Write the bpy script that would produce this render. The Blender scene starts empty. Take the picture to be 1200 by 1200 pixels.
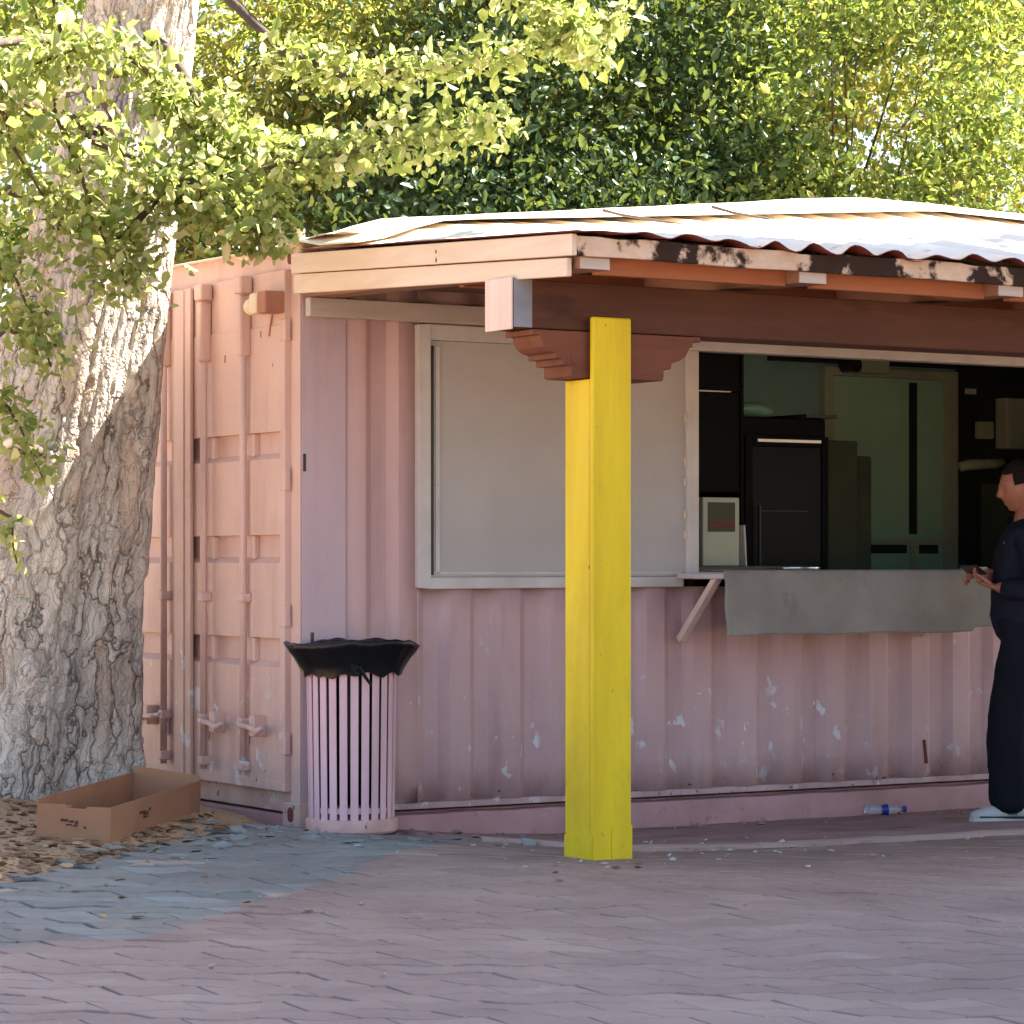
import bpy, bmesh, math, random
import numpy as np
from mathutils import Vector, Matrix, noise, Quaternion
random.seed(7)
rng = np.random.default_rng(11)
R = math.radians
S = bpy.context.scene
COL = S.collection

# ------------------------------------------------------------------ camera
TH = R(32)
dv = Vector((math.sin(TH), math.cos(TH), 0)); rv = Vector((math.cos(TH), -math.sin(TH), 0))
cam_d = bpy.data.cameras.new('camera'); cam = bpy.data.objects.new('camera', cam_d); COL.objects.link(cam)
cam.location = (-6.0774, -11.5318, 1.24)
cam.rotation_euler = (R(90), 0, -TH)
cam_d.sensor_width = 36; cam_d.lens = 101.1; cam_d.shift_y = 0.05
cam_d.clip_start = 0.1; cam_d.clip_end = 3000
S.camera = cam
# ------------------------------------------------------------------ sky and sun
SUN_EL, SUN_DIR = 53.0, (.97, -.24)          # the sun stands over the far end of the container
w = bpy.data.worlds.new('World'); S.world = w; w.use_nodes = True
nt = w.node_tree; bg = nt.nodes['Background']
sky = nt.nodes.new('ShaderNodeTexSky'); sky.sky_type = 'NISHITA'; sky.sun_disc = False
sky.sun_elevation = R(SUN_EL); sky.sun_rotation = math.atan2(SUN_DIR[0], SUN_DIR[1])
sky.air_density = 1.0; sky.dust_density = 2.0; sky.ozone_density = 1.0
nt.links.new(sky.outputs[0], bg.inputs[0]); bg.inputs[1].default_value = 0.062
sun_d = bpy.data.lights.new('sun', 'SUN'); sun_d.energy = 5.0; sun_d.angle = R(0.5); sun_d.color = (1, .93, .82)
sun = bpy.data.objects.new('sun', sun_d); COL.objects.link(sun)
sv = Vector((SUN_DIR[0], SUN_DIR[1], 0)).normalized() * math.cos(R(SUN_EL)) + Vector((0, 0, math.sin(R(SUN_EL))))
sun.rotation_euler = sv.to_track_quat('Z', 'Y').to_euler(); sun.location = (10, 0, 14)
S.view_settings.view_transform = 'Standard'; S.view_settings.look = 'None'
S.view_settings.gamma = 1; S.view_settings.exposure = 2.85
S.render.engine = 'CYCLES'; S.render.resolution_x = 1024; S.render.resolution_y = 1024
S.cycles.max_bounces = 10; S.cycles.diffuse_bounces = 6

# ------------------------------------------------------------------ materials
def hexl(*c):
    return tuple(((x/255)/12.92 if x/255 <= .04045 else ((x/255+.055)/1.055)**2.4) for x in c) + (1,)
class NT:
    def __init__(s, name):
        s.m = bpy.data.materials.new(name); s.m.use_nodes = True; s.t = s.m.node_tree
        s.b = s.t.nodes['Principled BSDF']; s.out = s.t.nodes['Material Output']
        s.tc = s.t.nodes.new('ShaderNodeTexCoord').outputs['Object']
    def n(s, typ, **k):
        o = s.t.nodes.new(typ)
        for a, v in k.items(): setattr(o, a, v)
        return o
    def l(s, a, b): s.t.links.new(a, b)
    def noise(s, scale, detail=4, stretch=None, rough=.6, dist=0):
        o = s.n('ShaderNodeTexNoise'); o.inputs['Scale'].default_value = scale; o.inputs['Detail'].default_value = detail
        o.inputs['Roughness'].default_value = rough; o.inputs['Distortion'].default_value = dist
        if stretch:
            mp = s.n('ShaderNodeMapping'); mp.inputs['Scale'].default_value = stretch; s.l(s.tc, mp.inputs[0]); s.l(mp.outputs[0], o.inputs['Vector'])
        else: s.l(s.tc, o.inputs['Vector'])
        return o.outputs['Fac']
    def ramp(s, fac, lo, hi, a=0., b=1.):
        o = s.n('ShaderNodeMapRange'); o.clamp = True
        for i, v in zip((1, 2, 3, 4), (lo, hi, a, b)): o.inputs[i].default_value = v
        s.l(fac, o.inputs[0]); return o.outputs[0]
    def mix(s, fac, a, b, mode='MIX'):
        o = s.n('ShaderNodeMix', data_type='RGBA', blend_type=mode)
        if isinstance(fac, (int, float)): o.inputs[0].default_value = fac
        else: s.l(fac, o.inputs[0])
        for i, v in ((6, a), (7, b)):
            if isinstance(v, tuple): o.inputs[i].default_value = v
            else: s.l(v, o.inputs[i])
        return o.outputs[2]
    def math(s, op, a, b=0.):
        o = s.n('ShaderNodeMath', operation=op)
        for i, v in ((0, a), (1, b)):
            if isinstance(v, (int, float)): o.inputs[i].default_value = v
            else: s.l(v, o.inputs[i])
        return o.outputs[0]
    def xyz(s):
        o = s.n('ShaderNodeSeparateXYZ'); s.l(s.tc, o.inputs[0]); return o.outputs
    def bump(s, h, strength=.3, dist=.01):
        o = s.n('ShaderNodeBump'); o.inputs['Strength'].default_value = strength; o.inputs['Distance'].default_value = dist
        s.l(h, o.inputs['Height']); s.l(o.outputs[0], s.b.inputs['Normal'])
    def fin(s, col, rough=.6, spec=.4, metal=0.):
        if isinstance(col, tuple): s.b.inputs['Base Color'].default_value = col
        else: s.l(col, s.b.inputs['Base Color'])
        if isinstance(rough, (int, float)): s.b.inputs['Roughness'].default_value = rough
        else: s.l(rough, s.b.inputs['Roughness'])
        s.b.inputs['Specular IOR Level'].default_value = spec; s.b.inputs['Metallic'].default_value = metal
        return s.m
def plain(name, a, b=None, scale=6, rough=.6, bump=.15, bs=60, stretch=None, spec=.4, metal=0., bd=.004, dirt=None, dlo=.58, dhi=.7):
    k = NT(name); b = b or tuple(x*.82 for x in a[:3])+(1,)
    c = k.mix(k.ramp(k.noise(scale, 5, stretch), .3, .7), a, b)
    if dirt: c = k.mix(k.ramp(k.noise(scale*2.3, 6, stretch, .7), dlo, dhi), c, dirt)
    if bump: k.bump(k.noise(bs, 4, stretch), bump, bd)
    return k.fin(c, rough, spec, metal)

def pink_paint(name, ca, cb, chips=True):
    k = NT(name); X, Y, Z = k.xyz()
    c = k.mix(k.ramp(k.noise(1.7, 6), .3, .7), ca, cb)
    # dusty grime streaks, running down
    c = k.mix(k.ramp(k.noise(5, 6, (1.6, 1.6, .22), .7), .5, .82, 0, .38), c, hexl(150, 108, 100))
    # pale chalky scuffs near the ground and chips that lay bare an older white coat
    low = k.ramp(Z, .15, .9, 1, 0)
    n1 = k.noise(13, 4, (1, 1, .7), .5, .2)
    chip = k.ramp(k.math('ADD', n1, k.math('MULTIPLY', low, .075)), .672, .682)
    gate = k.ramp(Z, 1.0, .85)
    big = k.math('MULTIPLY', k.ramp(k.noise(1.1, 3), .44, .54), k.ramp(k.noise(4, 2), .4, .5))
    if chips:
        mk = k.math('MULTIPLY', k.math('MULTIPLY', chip, gate), big)
        c = k.mix(k.math('MULTIPLY', mk, .9), c, hexl(214, 216, 220))
    # rust specks along the bottom edge
    rl = k.ramp(Z, .12, .34, 1, 0)
    rust = k.ramp(k.math('ADD', k.noise(26, 5, None, .6), k.math('MULTIPLY', rl, .1)), .72, .76)
    c = k.mix(rust, c, hexl(94, 52, 44))
    c = k.mix(k.math('MULTIPLY', k.ramp(Z, .1, .5, .45, 0), k.ramp(k.noise(3, 6, (1, 1, .5), .7), .4, .65)), c, hexl(140, 96, 90))
    k.bump(k.noise(14, 6), .25, .01)
    return k.fin(c, k.ramp(k.noise(8), .3, .7, .45, .62), .4)

M = {}
M['pink'] = pink_paint('pink wall paint', hexl(203, 171, 170), hexl(190, 159, 160))
M['lilac'] = pink_paint('sky tinted pink paint', hexl(198, 176, 183), hexl(190, 166, 175), False)  # the wall pink with bluish sky light put into the colour
M['door'] = pink_paint('warm lit pink paint', hexl(212, 180, 168), hexl(200, 168, 158))  # the wall pink with warm bounced light put into the colour
M['footing'] = plain('painted footing', hexl(196, 150, 150), hexl(168, 128, 124), 4, .85, .4, 50, dirt=hexl(110, 84, 76), dlo=.6, dhi=.75)
M['white'] = plain('white metal frame', hexl(206, 204, 204), hexl(190, 184, 182), 5, .5, .1, 40, dirt=hexl(140, 124, 112), dlo=.66, dhi=.74)
M['shutter'] = plain('shutter board', hexl(186, 184, 184), hexl(174, 171, 170), 2, .55, .06, 30)
def yellowpaint():
    k = NT('yellow brushed paint'); X, Y, Z = k.xyz()
    c = k.mix(k.ramp(k.noise(7, 5, (1, 1, .15), .6), .3, .7), hexl(226, 200, 20), hexl(206, 176, 12))
    c = k.mix(k.ramp(k.noise(3, 6, (1, 1, .6), .7), .54, .72, 0, .35), c, hexl(168, 138, 30))
    foot = k.ramp(Z, .05, .55, 1, 0)
    c = k.mix(k.ramp(k.math('ADD', k.noise(18, 6, None, .7), k.math('MULTIPLY', foot, .13)), .75, .79, 0, .8), c, hexl(110, 88, 58))
    c = k.mix(k.ramp(k.noise(46, 3, (1, 1, .4)), .735, .75), c, hexl(120, 92, 60))
    k.bump(k.noise(30, 6, (1.4, 1.4, .12), .6), .45, .006)
    return k.fin(c, k.ramp(k.noise(9), .3, .7, .38, .6), .4)
M['yellow'] = yellowpaint()
def board(name, a, b, dirt, dlo, dhi, stretch, bump=.5):
    k = NT(name)
    g = k.noise(14, 6, stretch, .65, .3)
    c = k.mix(k.ramp(g, .3, .7), a, b)
    c = k.mix(k.ramp(k.noise(4.5, 6, tuple(min(1, s*2) for s in stretch), .6, .2), dlo, dhi), c, dirt)
    c = k.mix(k.ramp(k.noise(9, 2), .76, .78), c, hexl(60, 40, 32))
    k.bump(g, bump, .006)
    return k.fin(c, .72, .3)
SX, SY, SZ = (.12, 1, 1), (1, .12, 1), (1, 1, .12)
M['fascia_side'] = board('pinkish painted board', hexl(224, 208, 190), hexl(208, 188, 168), hexl(170, 138, 118), .62, .72, SY)
M['fascia_front'] = board('peeling board', hexl(214, 194, 174), hexl(192, 166, 146), hexl(46, 28, 22), .50, .55, (.5, 1, .9))
M['beam'] = board('stained beam', hexl(94, 58, 44), hexl(76, 46, 36), hexl(50, 34, 28), .6, .72, SX)
M['blocking'] = board('bounce tinted board', hexl(172, 108, 76), hexl(152, 92, 64), hexl(104, 66, 50), .62, .72, SX)  # orange of the light bounced under the roof is put into this colour
M['rafter'] = board('rafter timber', hexl(150, 112, 94), hexl(132, 96, 80), hexl(90, 60, 48), .62, .72, SY)
M['paleend'] = board('pale painted timber end', hexl(232, 208, 198), hexl(214, 190, 182), hexl(170, 150, 150), .62, .74, SZ)
M['ledger'] = board('pale grey ledger', hexl(196, 186, 180), hexl(178, 166, 158), hexl(140, 124, 112), .66, .76, SX)
M['corbel'] = board('corbel wood', hexl(120, 74, 56), hexl(100, 60, 46), hexl(90, 52, 40), .62, .74, SX)
M['roof'] = plain('weathered pale roof sheet', hexl(236, 226, 212), hexl(222, 208, 190), 3, .5, .15, 20, dirt=hexl(170, 140, 118), dlo=.62, dhi=.75, bd=.01)
M['roof_under'] = plain('rusty roof sheet', hexl(128, 62, 52), hexl(96, 46, 40), 9, .75, .3, 40, dirt=hexl(190, 150, 130), dlo=.68, dhi=.74)
M['dark'] = plain('black plastic', (.012, .012, .014, 1), (.02, .02, .022, 1), 8, .35, .05, 50)
M['bag'] = plain('black bin bag', (.0035, .004, .0055, 1), (.006, .007, .009, 1), 12, .3, .4, 14, (1, 1, .5), .28, bd=.015)
M['binpink'] = plain('pale pink slat paint', hexl(222, 184, 190), hexl(206, 166, 172), 9, .6, .25, 30, SZ, dirt=hexl(150, 110, 100), dlo=.64, dhi=.72)
M['binbase'] = plain('bin base concrete', hexl(214, 172, 164), hexl(190, 146, 138), 9, .85, .5, 40, dirt=hexl(120, 88, 78), dlo=.6, dhi=.68)
M['card'] = plain('brown cardboard', hexl(168, 124, 94), hexl(156, 112, 84), 5, .85, .15, 90, dirt=hexl(130, 92, 68), dlo=.7, dhi=.8)
M['ink'] = plain('dark ink', hexl(84, 54, 42), None, 20, .8, 0)
M['cloth'] = plain('grey cloth', hexl(150, 146, 138), hexl(124, 120, 114), 2.6, .85, .35, 240, bd=.001, dirt=hexl(116, 108, 100), dlo=.58, dhi=.8)
M['teal'] = plain('teal inner wall', hexl(136, 176, 172), hexl(118, 156, 154), 2, .5, .05, 30)
M['green'] = plain('green inner door', hexl(168, 208, 180), hexl(156, 196, 170), 1.5, .5, .05, 30)
M['inwhite'] = plain('inner off white', hexl(176, 184, 164), hexl(160, 168, 148), 4, .6, .05, 30)
M['indark'] = plain('inner dark panel', hexl(44, 48, 46), hexl(34, 38, 38), 4, .6, .05, 30)
M['fridge'] = plain('black fridge shell', (.006, .007, .009, 1), (.008, .009, .011, 1), 4, .6, .02, 30, spec=.06)
M['steel'] = plain('brushed steel', (.55, .55, .56, 1), (.45, .45, .46, 1), 12, .3, .05, 80, SX, metal=1.)
M['olive'] = plain('olive carton', hexl(76, 84, 66), hexl(66, 72, 58), 4, .8, .05, 30)
M['counter'] = plain('brown counter', hexl(110, 88, 74), None, 4, .6, .05, 30)
M['lampwhite'] = plain('yellowed white plastic', hexl(230, 214, 186), hexl(214, 192, 160), 9, .45, .1, 40)
M['lampbrown'] = plain('brown box plastic', hexl(172, 118, 96), None, 9, .55, .1, 40)
M['shirt'] = plain('navy cotton', (.008, .010, .020, 1), (.012, .014, .026, 1), 9, .85, .4, 16, bd=.02, spec=.15)
M['trousers'] = plain('black cotton', (.007, .008, .012, 1), (.010, .011, .016, 1), 9, .9, .5, 14, (1, 1, .5), spec=.12, bd=.02)
M['skin'] = plain('skin', hexl(160, 106, 84), hexl(140, 88, 70), 14, .5, .1, 120)
M['hair'] = plain('dark hair', (.008, .006, .005, 1), (.014, .010, .008, 1), 60, .8, .9, 60, SZ, spec=.1, bd=.006)
M['shoe'] = plain('white shoe leather', hexl(186, 184, 180), hexl(166, 166, 164), 14, .5, .1, 60)
M['shoegrey'] = plain('grey shoe trim', hexl(96, 108, 122), None, 14, .6, .1, 60)
M['sole'] = plain('shoe sole', hexl(190, 188, 184), None, 14, .7, .1, 60)
M['bottle'] = None

k = NT('clear crumpled plastic'); k.fin((.85, .88, .93, 1), .12, .5); k.b.inputs['Transmission Weight'].default_value = .75; k.bump(k.noise(60), .5, .01); M['bottle'] = k.m
M['blue'] = plain('blue label', hexl(40, 60, 150), None, 20, .4, 0)
k = NT('fridge door glass'); k.fin((.005, .007, .011, 1), .3, .07); M['glass'] = k.m

def concrete():
    k = NT('pinkish concrete'); 
    c = k.mix(k.ramp(k.noise(2.2, 7, None, .65), .3, .7), hexl(176, 144, 138), hexl(142, 112, 106))
    c = k.mix(k.ramp(k.noise(3.2, 7, (.5, 1, 1), .7, .5), .56, .66, 0, .75), c, hexl(104, 82, 74))
    c = k.mix(k.ramp(k.noise(11, 6), .66, .7), c, hexl(206, 176, 166))
    k.bump(k.noise(26, 8, None, .7), .7, .012)
    return k.fin(c, .9, .2)
M['concrete'] = concrete()
M['kerb'] = plain('worn kerb concrete', hexl(190, 160, 148), hexl(166, 138, 128), 5, .85, .5, 40, (.4, 1, 1), bd=.008, dirt=hexl(140, 112, 102), dlo=.58, dhi=.68)
def soil():
    k = NT('dry sandy soil')
    c = k.mix(k.ramp(k.noise(1.4, 7, None, .6), .3, .7), hexl(198, 166, 134), hexl(160, 130, 104))
    c = k.mix(k.ramp(k.noise(40, 4), .58, .66), c, hexl(110, 78, 54))
    k.bump(k.noise(30, 8, None, .7), .8, .02)
    return k.fin(c, .95, .1)
M['soil'] = soil()
def paver():
    k = NT('interlocking pavers'); X, Y, Z = k.xyz()
    rnd = k.n('ShaderNodeNewGeometry').outputs['Random Per Island']
    pk = k.mix(rnd, hexl(165, 141, 131), hexl(150, 127, 118))
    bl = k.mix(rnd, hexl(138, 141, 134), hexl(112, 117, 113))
    bl = k.mix(k.ramp(rnd, .9, .91), bl, hexl(146, 152, 150))
    bl = k.mix(k.ramp(k.math('FRACT', k.math('MULTIPLY', rnd, 7.3)), .965, .97), bl, hexl(178, 166, 150))
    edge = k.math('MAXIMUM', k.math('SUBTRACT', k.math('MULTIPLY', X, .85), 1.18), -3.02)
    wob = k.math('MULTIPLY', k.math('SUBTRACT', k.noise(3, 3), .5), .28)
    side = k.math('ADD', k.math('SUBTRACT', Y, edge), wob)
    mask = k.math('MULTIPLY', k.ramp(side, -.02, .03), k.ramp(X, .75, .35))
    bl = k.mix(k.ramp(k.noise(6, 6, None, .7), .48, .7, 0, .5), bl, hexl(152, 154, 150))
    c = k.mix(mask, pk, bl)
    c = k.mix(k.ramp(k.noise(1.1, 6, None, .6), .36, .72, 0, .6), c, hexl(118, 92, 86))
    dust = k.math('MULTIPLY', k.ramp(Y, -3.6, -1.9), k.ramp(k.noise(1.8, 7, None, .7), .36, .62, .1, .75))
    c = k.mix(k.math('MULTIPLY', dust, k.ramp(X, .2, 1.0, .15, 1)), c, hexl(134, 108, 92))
    c = k.mix(k.ramp(k.noise(5, 7, None, .75), .56, .72, 0, .35), c, hexl(186, 166, 160))
    c = k.mix(k.ramp(k.noise(70, 3), .70, .74), c, hexl(206, 194, 186))
    k.bump(k.noise(45, 8, None, .7), .55, .006)
    return k.fin(c, k.ramp(k.noise(4), .3, .7, .55, .8), .35)
M['paver'] = paver()
M['jointdirt'] = plain('joint dirt', hexl(92, 72, 66), hexl(66, 52, 47), 9, .95, .5, 60)

def bark():
    k = NT('flaking grey bark')
    wob = k.n('ShaderNodeTexNoise'); wob.inputs['Scale'].default_value = 5; wob.inputs['Detail'].default_value = 5; k.l(k.tc, wob.inputs['Vector'])
    mp = k.n('ShaderNodeMapping'); mp.inputs['Scale'].default_value = (1.15, 1.15, .19); k.l(k.tc, mp.inputs[0])
    ad = k.n('ShaderNodeMix', data_type='RGBA', blend_type='LINEAR_LIGHT'); ad.inputs[0].default_value = .13; k.l(mp.outputs[0], ad.inputs[6]); k.l(wob.outputs['Color'], ad.inputs[7])
    def voro(sc, feat):
        v = k.n('ShaderNodeTexVoronoi', feature=feat); v.inputs['Scale'].default_value = sc; k.l(ad.outputs[2], v.inputs['Vector']); return v
    e1 = voro(9, 'DISTANCE_TO_EDGE').outputs['Distance']; e2 = voro(24, 'DISTANCE_TO_EDGE').outputs['Distance']
    c1 = voro(9, 'F1').outputs['Color']; sp = k.n('ShaderNodeSeparateColor'); k.l(c1, sp.inputs[0])
    c = k.mix(sp.outputs[0], hexl(214, 206, 194), hexl(184, 176, 166))
    c = k.mix(k.ramp(sp.outputs[1], .78, .86, 0, .4), c, hexl(172, 140, 112))
    c = k.mix(k.ramp(k.noise(4, 7, (1, 1, .4), .7), .45, .7, 0, .6), c, hexl(128, 118, 108))
    c = k.mix(k.ramp(k.noise(2.4, 4), .52, .62, 0, .6), c, hexl(206, 198, 184))
    brk = k.ramp(k.noise(6, 4, (1, 1, .5)), .42, .56)
    crack = k.math('MULTIPLY', k.ramp(e1, .012, .05, 1, 0), brk)
    c = k.mix(k.math('MULTIPLY', crack, .75), c, hexl(64, 54, 48))
    c = k.mix(k.math('MULTIPLY', k.ramp(e2, .01, .05, 1, 0), k.ramp(k.noise(11, 3), .5, .6, 0, .6)), c, hexl(88, 76, 66))
    h = k.math('ADD', k.math('MULTIPLY', k.ramp(e1, 0, .14), .9), k.math('ADD', k.math('MULTIPLY', sp.outputs[2], .8), k.math('ADD', k.math('MULTIPLY', k.ramp(e2, 0, .1), .3), k.math('MULTIPLY', k.noise(30, 8, (1, 1, .3), .7), .8))))
    k.bump(h, .9, .018)
    return k.fin(c, .85, .2)
M['bark'] = bark()
M['limb'] = plain('limb bark', hexl(92, 78, 64), hexl(66, 56, 46), 9, .9, .6, 30, (1, 1, .2), bd=.02)

def leafmat(name, a, b, c3, trans=.42, rough=.42):
    k = NT(name)
    rnd = k.n('ShaderNodeNewGeometry').outputs['Random Per Island']
    c = k.mix(rnd, a, b); c = k.mix(k.ramp(k.math('FRACT', k.math('MULTIPLY', rnd, 9.7)), .72, .95), c, c3)
    k.fin(c, rough, .35)
    tr = k.n('ShaderNodeBsdfTranslucent'); k.l(k.mix(.35, c, (.45, .5, .04, 1), 'MIX'), tr.inputs[0])
    mx = k.n('ShaderNodeMixShader'); mx.inputs[0].default_value = trans
    k.l(k.b.outputs[0], mx.inputs[1]); k.l(tr.outputs[0], mx.inputs[2]); k.l(mx.outputs[0], k.out.inputs[0])
    return k.m
M['leaf_dark'] = leafmat('dark glossy leaves', (.018, .05, .022, 1), (.035, .08, .03, 1), (.06, .11, .035, 1), .25)
M['leaf_mid'] = leafmat('mid green leaves', (.06, .12, .035, 1), (.17, .24, .06, 1), (.36, .35, .10, 1), .48)
M['leaf_yel'] = leafmat('yellow green leaves', (.12, .15, .045, 1), (.28, .29, .08, 1), (.48, .42, .14, 1), .5)
M['leaf_pale'] = leafmat('pale broad leaves', (.13, .20, .06, 1), (.40, .44, .16, 1), (.66, .63, .36, 1), .5)
M['litter'] = leafmat('dry leaves', hexl(150, 118, 88), hexl(112, 82, 60), hexl(190, 162, 126), .15, .8)

# ------------------------------------------------------------------ mesh helpers
class MB:
    def __init__(s): s.v = []; s.f = []
    def add(s, vs, fs):
        o = len(s.v); s.v += [tuple(p) for p in vs]; s.f += [tuple(i+o for i in f) for f in fs]; return s
    def box(s, a, b, mat=None):
        (x0, y0, z0), (x1, y1, z1) = a, b
        vs = [Vector(p) for p in ((x0,y0,z0),(x1,y0,z0),(x1,y1,z0),(x0,y1,z0),(x0,y0,z1),(x1,y0,z1),(x1,y1,z1),(x0,y1,z1))]
        if mat: vs = [mat @ p for p in vs]
        return s.add(vs, [(0,3,2,1),(4,5,6,7),(0,1,5,4),(1,2,6,5),(2,3,7,6),(3,0,4,7)])
    def hexa(s, p):      # eight corners, bottom four then top four
        return s.add(p, [(0,3,2,1),(4,5,6,7),(0,1,5,4),(1,2,6,5),(2,3,7,6),(3,0,4,7)])
    def prism(s, poly, axis, a, b):     # polygon in the other two axes, pushed along axis
        def P(u, v, t): return {'x': (t, u, v), 'y': (u, t, v), 'z': (u, v, t)}[axis]
        n = len(poly); vs = [P(u, v, a) for u, v in poly] + [P(u, v, b) for u, v in poly]
        return s.add(vs, [tuple(range(n)), tuple(range(2*n-1, n-1, -1))] + [(i, i+n, (i+1) % n+n, (i+1) % n) for i in range(n)])
    def tube(s, pts, rad, seg=10, cap=True):
        pts = [Vector(p) for p in pts]; n = len(pts)
        if isinstance(rad, (int, float)): rad = [rad]*n
        up = Vector((0, 0, 1)); o = len(s.v); prev = None
        for i, p in enumerate(pts):
            t = (pts[min(i+1, n-1)]-pts[max(i-1, 0)]).normalized()
            if prev is None: a = t.cross(up if abs(t.z) < .9 else Vector((1, 0, 0))).normalized()
            else: a = (prev - t*prev.dot(t)).normalized()
            prev = a; b = t.cross(a)
            for j in range(seg):
                q = 2*math.pi*j/seg; s.v.append(tuple(p+(a*math.cos(q)+b*math.sin(q))*rad[i]))
        for i in range(n-1):
            for j in range(seg):
                k2 = (j+1) % seg; s.f.append((o+i*seg+j, o+i*seg+k2, o+(i+1)*seg+k2, o+(i+1)*seg+j))
        if cap: s.f.append(tuple(o+j for j in range(seg-1, -1, -1))); s.f.append(tuple(o+(n-1)*seg+j for j in range(seg)))
        return s
    def lathe(s, prof, c=(0, 0, 0), seg=32):
        o = len(s.v)
        for r_, z in prof:
            for j in range(seg):
                q = 2*math.pi*j/seg; s.v.append((c[0]+r_*math.cos(q), c[1]+r_*math.sin(q), c[2]+z))
        for i in range(len(prof)-1):
            for j in range(seg):
                k2 = (j+1) % seg; s.f.append((o+i*seg+j, o+i*seg+k2, o+(i+1)*seg+k2, o+(i+1)*seg+j))
        return s
    def ell(s, c, r_, seg=14, mat=None):
        vs = []; fs = []
        for i in range(seg+1):
            a = math.pi*i/seg
            for j in range(seg*2):
                b = math.pi*j/seg; p = Vector((r_[0]*math.sin(a)*math.cos(b), r_[1]*math.sin(a)*math.sin(b), r_[2]*math.cos(a)))
                if mat: p = mat @ p
                vs.append(p+Vector(c))
        for i in range(seg):
            for j in range(seg*2):
                k2 = (j+1) % (seg*2); fs.append((i*seg*2+j, (i+1)*seg*2+j, (i+1)*seg*2+k2, i*seg*2+k2))
        return s.add(vs, fs)
    def build(s, name, mat, parent=None, bevel=0, smooth=False, auto=None):
        me = bpy.data.meshes.new(name); me.from_pydata(s.v, [], s.f); me.validate(); me.update()
        bm = bmesh.new(); bm.from_mesh(me)
        bmesh.ops.remove_doubles(bm, verts=bm.verts, dist=1e-5)
        bmesh.ops.recalc_face_normals(bm, faces=bm.faces); bm.to_mesh(me); bm.free()
        for m in (mat if isinstance(mat, list) else [mat]): me.materials.append(m)
        o = bpy.data.objects.new(name, me); COL.objects.link(o)
        if parent:
            o.parent = parent
            o.matrix_parent_inverse = Matrix.Identity(4)
        if smooth: me.polygons.foreach_set('use_smooth', [True]*len(me.polygons))
        if bevel:
            b = o.modifiers.new('bevel', 'BEVEL'); b.width = bevel; b.segments = 2; b.limit_method = 'ANGLE'; b.angle_limit = R(40)
        if auto:
            me.polygons.foreach_set('use_smooth', [True]*len(me.polygons)); me.set_sharp_from_angle(angle=R(auto))
        return o
def thing(name, label, cat, loc=(0, 0, 0), rz=0, group=None):
    o = bpy.data.objects.new(name, None); COL.objects.link(o); o.location = loc; o.rotation_euler = (0, 0, rz)
    o.empty_display_size = .2; o['label'] = label; o['category'] = cat
    if group: o['group'] = group
    return o
def tag(o, label, cat, group=None, kind=None):
    o['label'] = label; o['category'] = cat
    if group: o['group'] = group
    if kind: o['kind'] = kind
    return o
def struct(o): o['kind'] = 'structure'; return o
def sstep(a, b, x): t = min(1, max(0, (x-a)/(b-a))); return t*t*(3-2*t)

# ------------------------------------------------------------------ ground heights
def G(x, y):
    left = .082 - .03*sstep(-.25, -1.0, x)-.02*sstep(-.4, -3, y)
    left += .12*math.exp(-(((x+1.5)/.75)**2+((y-.75)/.62)**2)**1.3)
    right = -.065 - .052*max(-2.0, min(0, y))
    return left*(1-sstep(-.6, 1.4, x)) + right*sstep(-.6, 1.4, x)

# ground sheet to the horizon (dry soil), slightly under the paving
def ground():
    xs = sorted(set([-1500, -400, -120, -50, -25, -15] + [round(-10+i*.5, 2) for i in range(61)] + [25, 50, 120, 400, 1500]))
    ys = sorted(set([-1500, -400, -120, -50, -25, -15] + [round(-12+i*.5, 2) for i in range(61)] + [25, 50, 120, 400, 1500]))
    mb = MB(); n = len(xs)
    for y in ys:
        for x in xs: mb.v.append((x, y, G(max(-6, min(8, x)), max(-8, min(3, y)))-.045))
    for j in range(len(ys)-1):
        for i in range(n-1): mb.f.append((j*n+i, j*n+i+1, (j+1)*n+i+1, (j+1)*n+i))
    return struct(mb.build('ground', M['soil'], smooth=True))
ground()
def soil_bank():      # the soil round the tree, a little above the paving
    mb = MB(); st = .06; nx, ny = 70, 70; idx = {}
    for j in range(ny):
        for i in range(nx):
            x = -4.2+i*st; y = -3.0+j*st
            e = y-(.79*x+.21)+.16*(noise.noise((x*2.1, y*2.1, 3))) - .02
            if x > -.02 and y > -.1: e = -1
            z = G(x, y)-.03+.055*sstep(-.05, .35, e)+.012*noise.noise((x*9, y*9, 0))
            idx[i, j] = len(mb.v); mb.v.append((x, y, z if e > -.25 else z-.06))
    for j in range(ny-1):
        for i in range(nx-1):
            mb.f.append((idx[i, j], idx[i+1, j], idx[i+1, j+1], idx[i, j+1]))
    return struct(mb.build('soil', M['soil'], smooth=True))
soil_bank()

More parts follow.
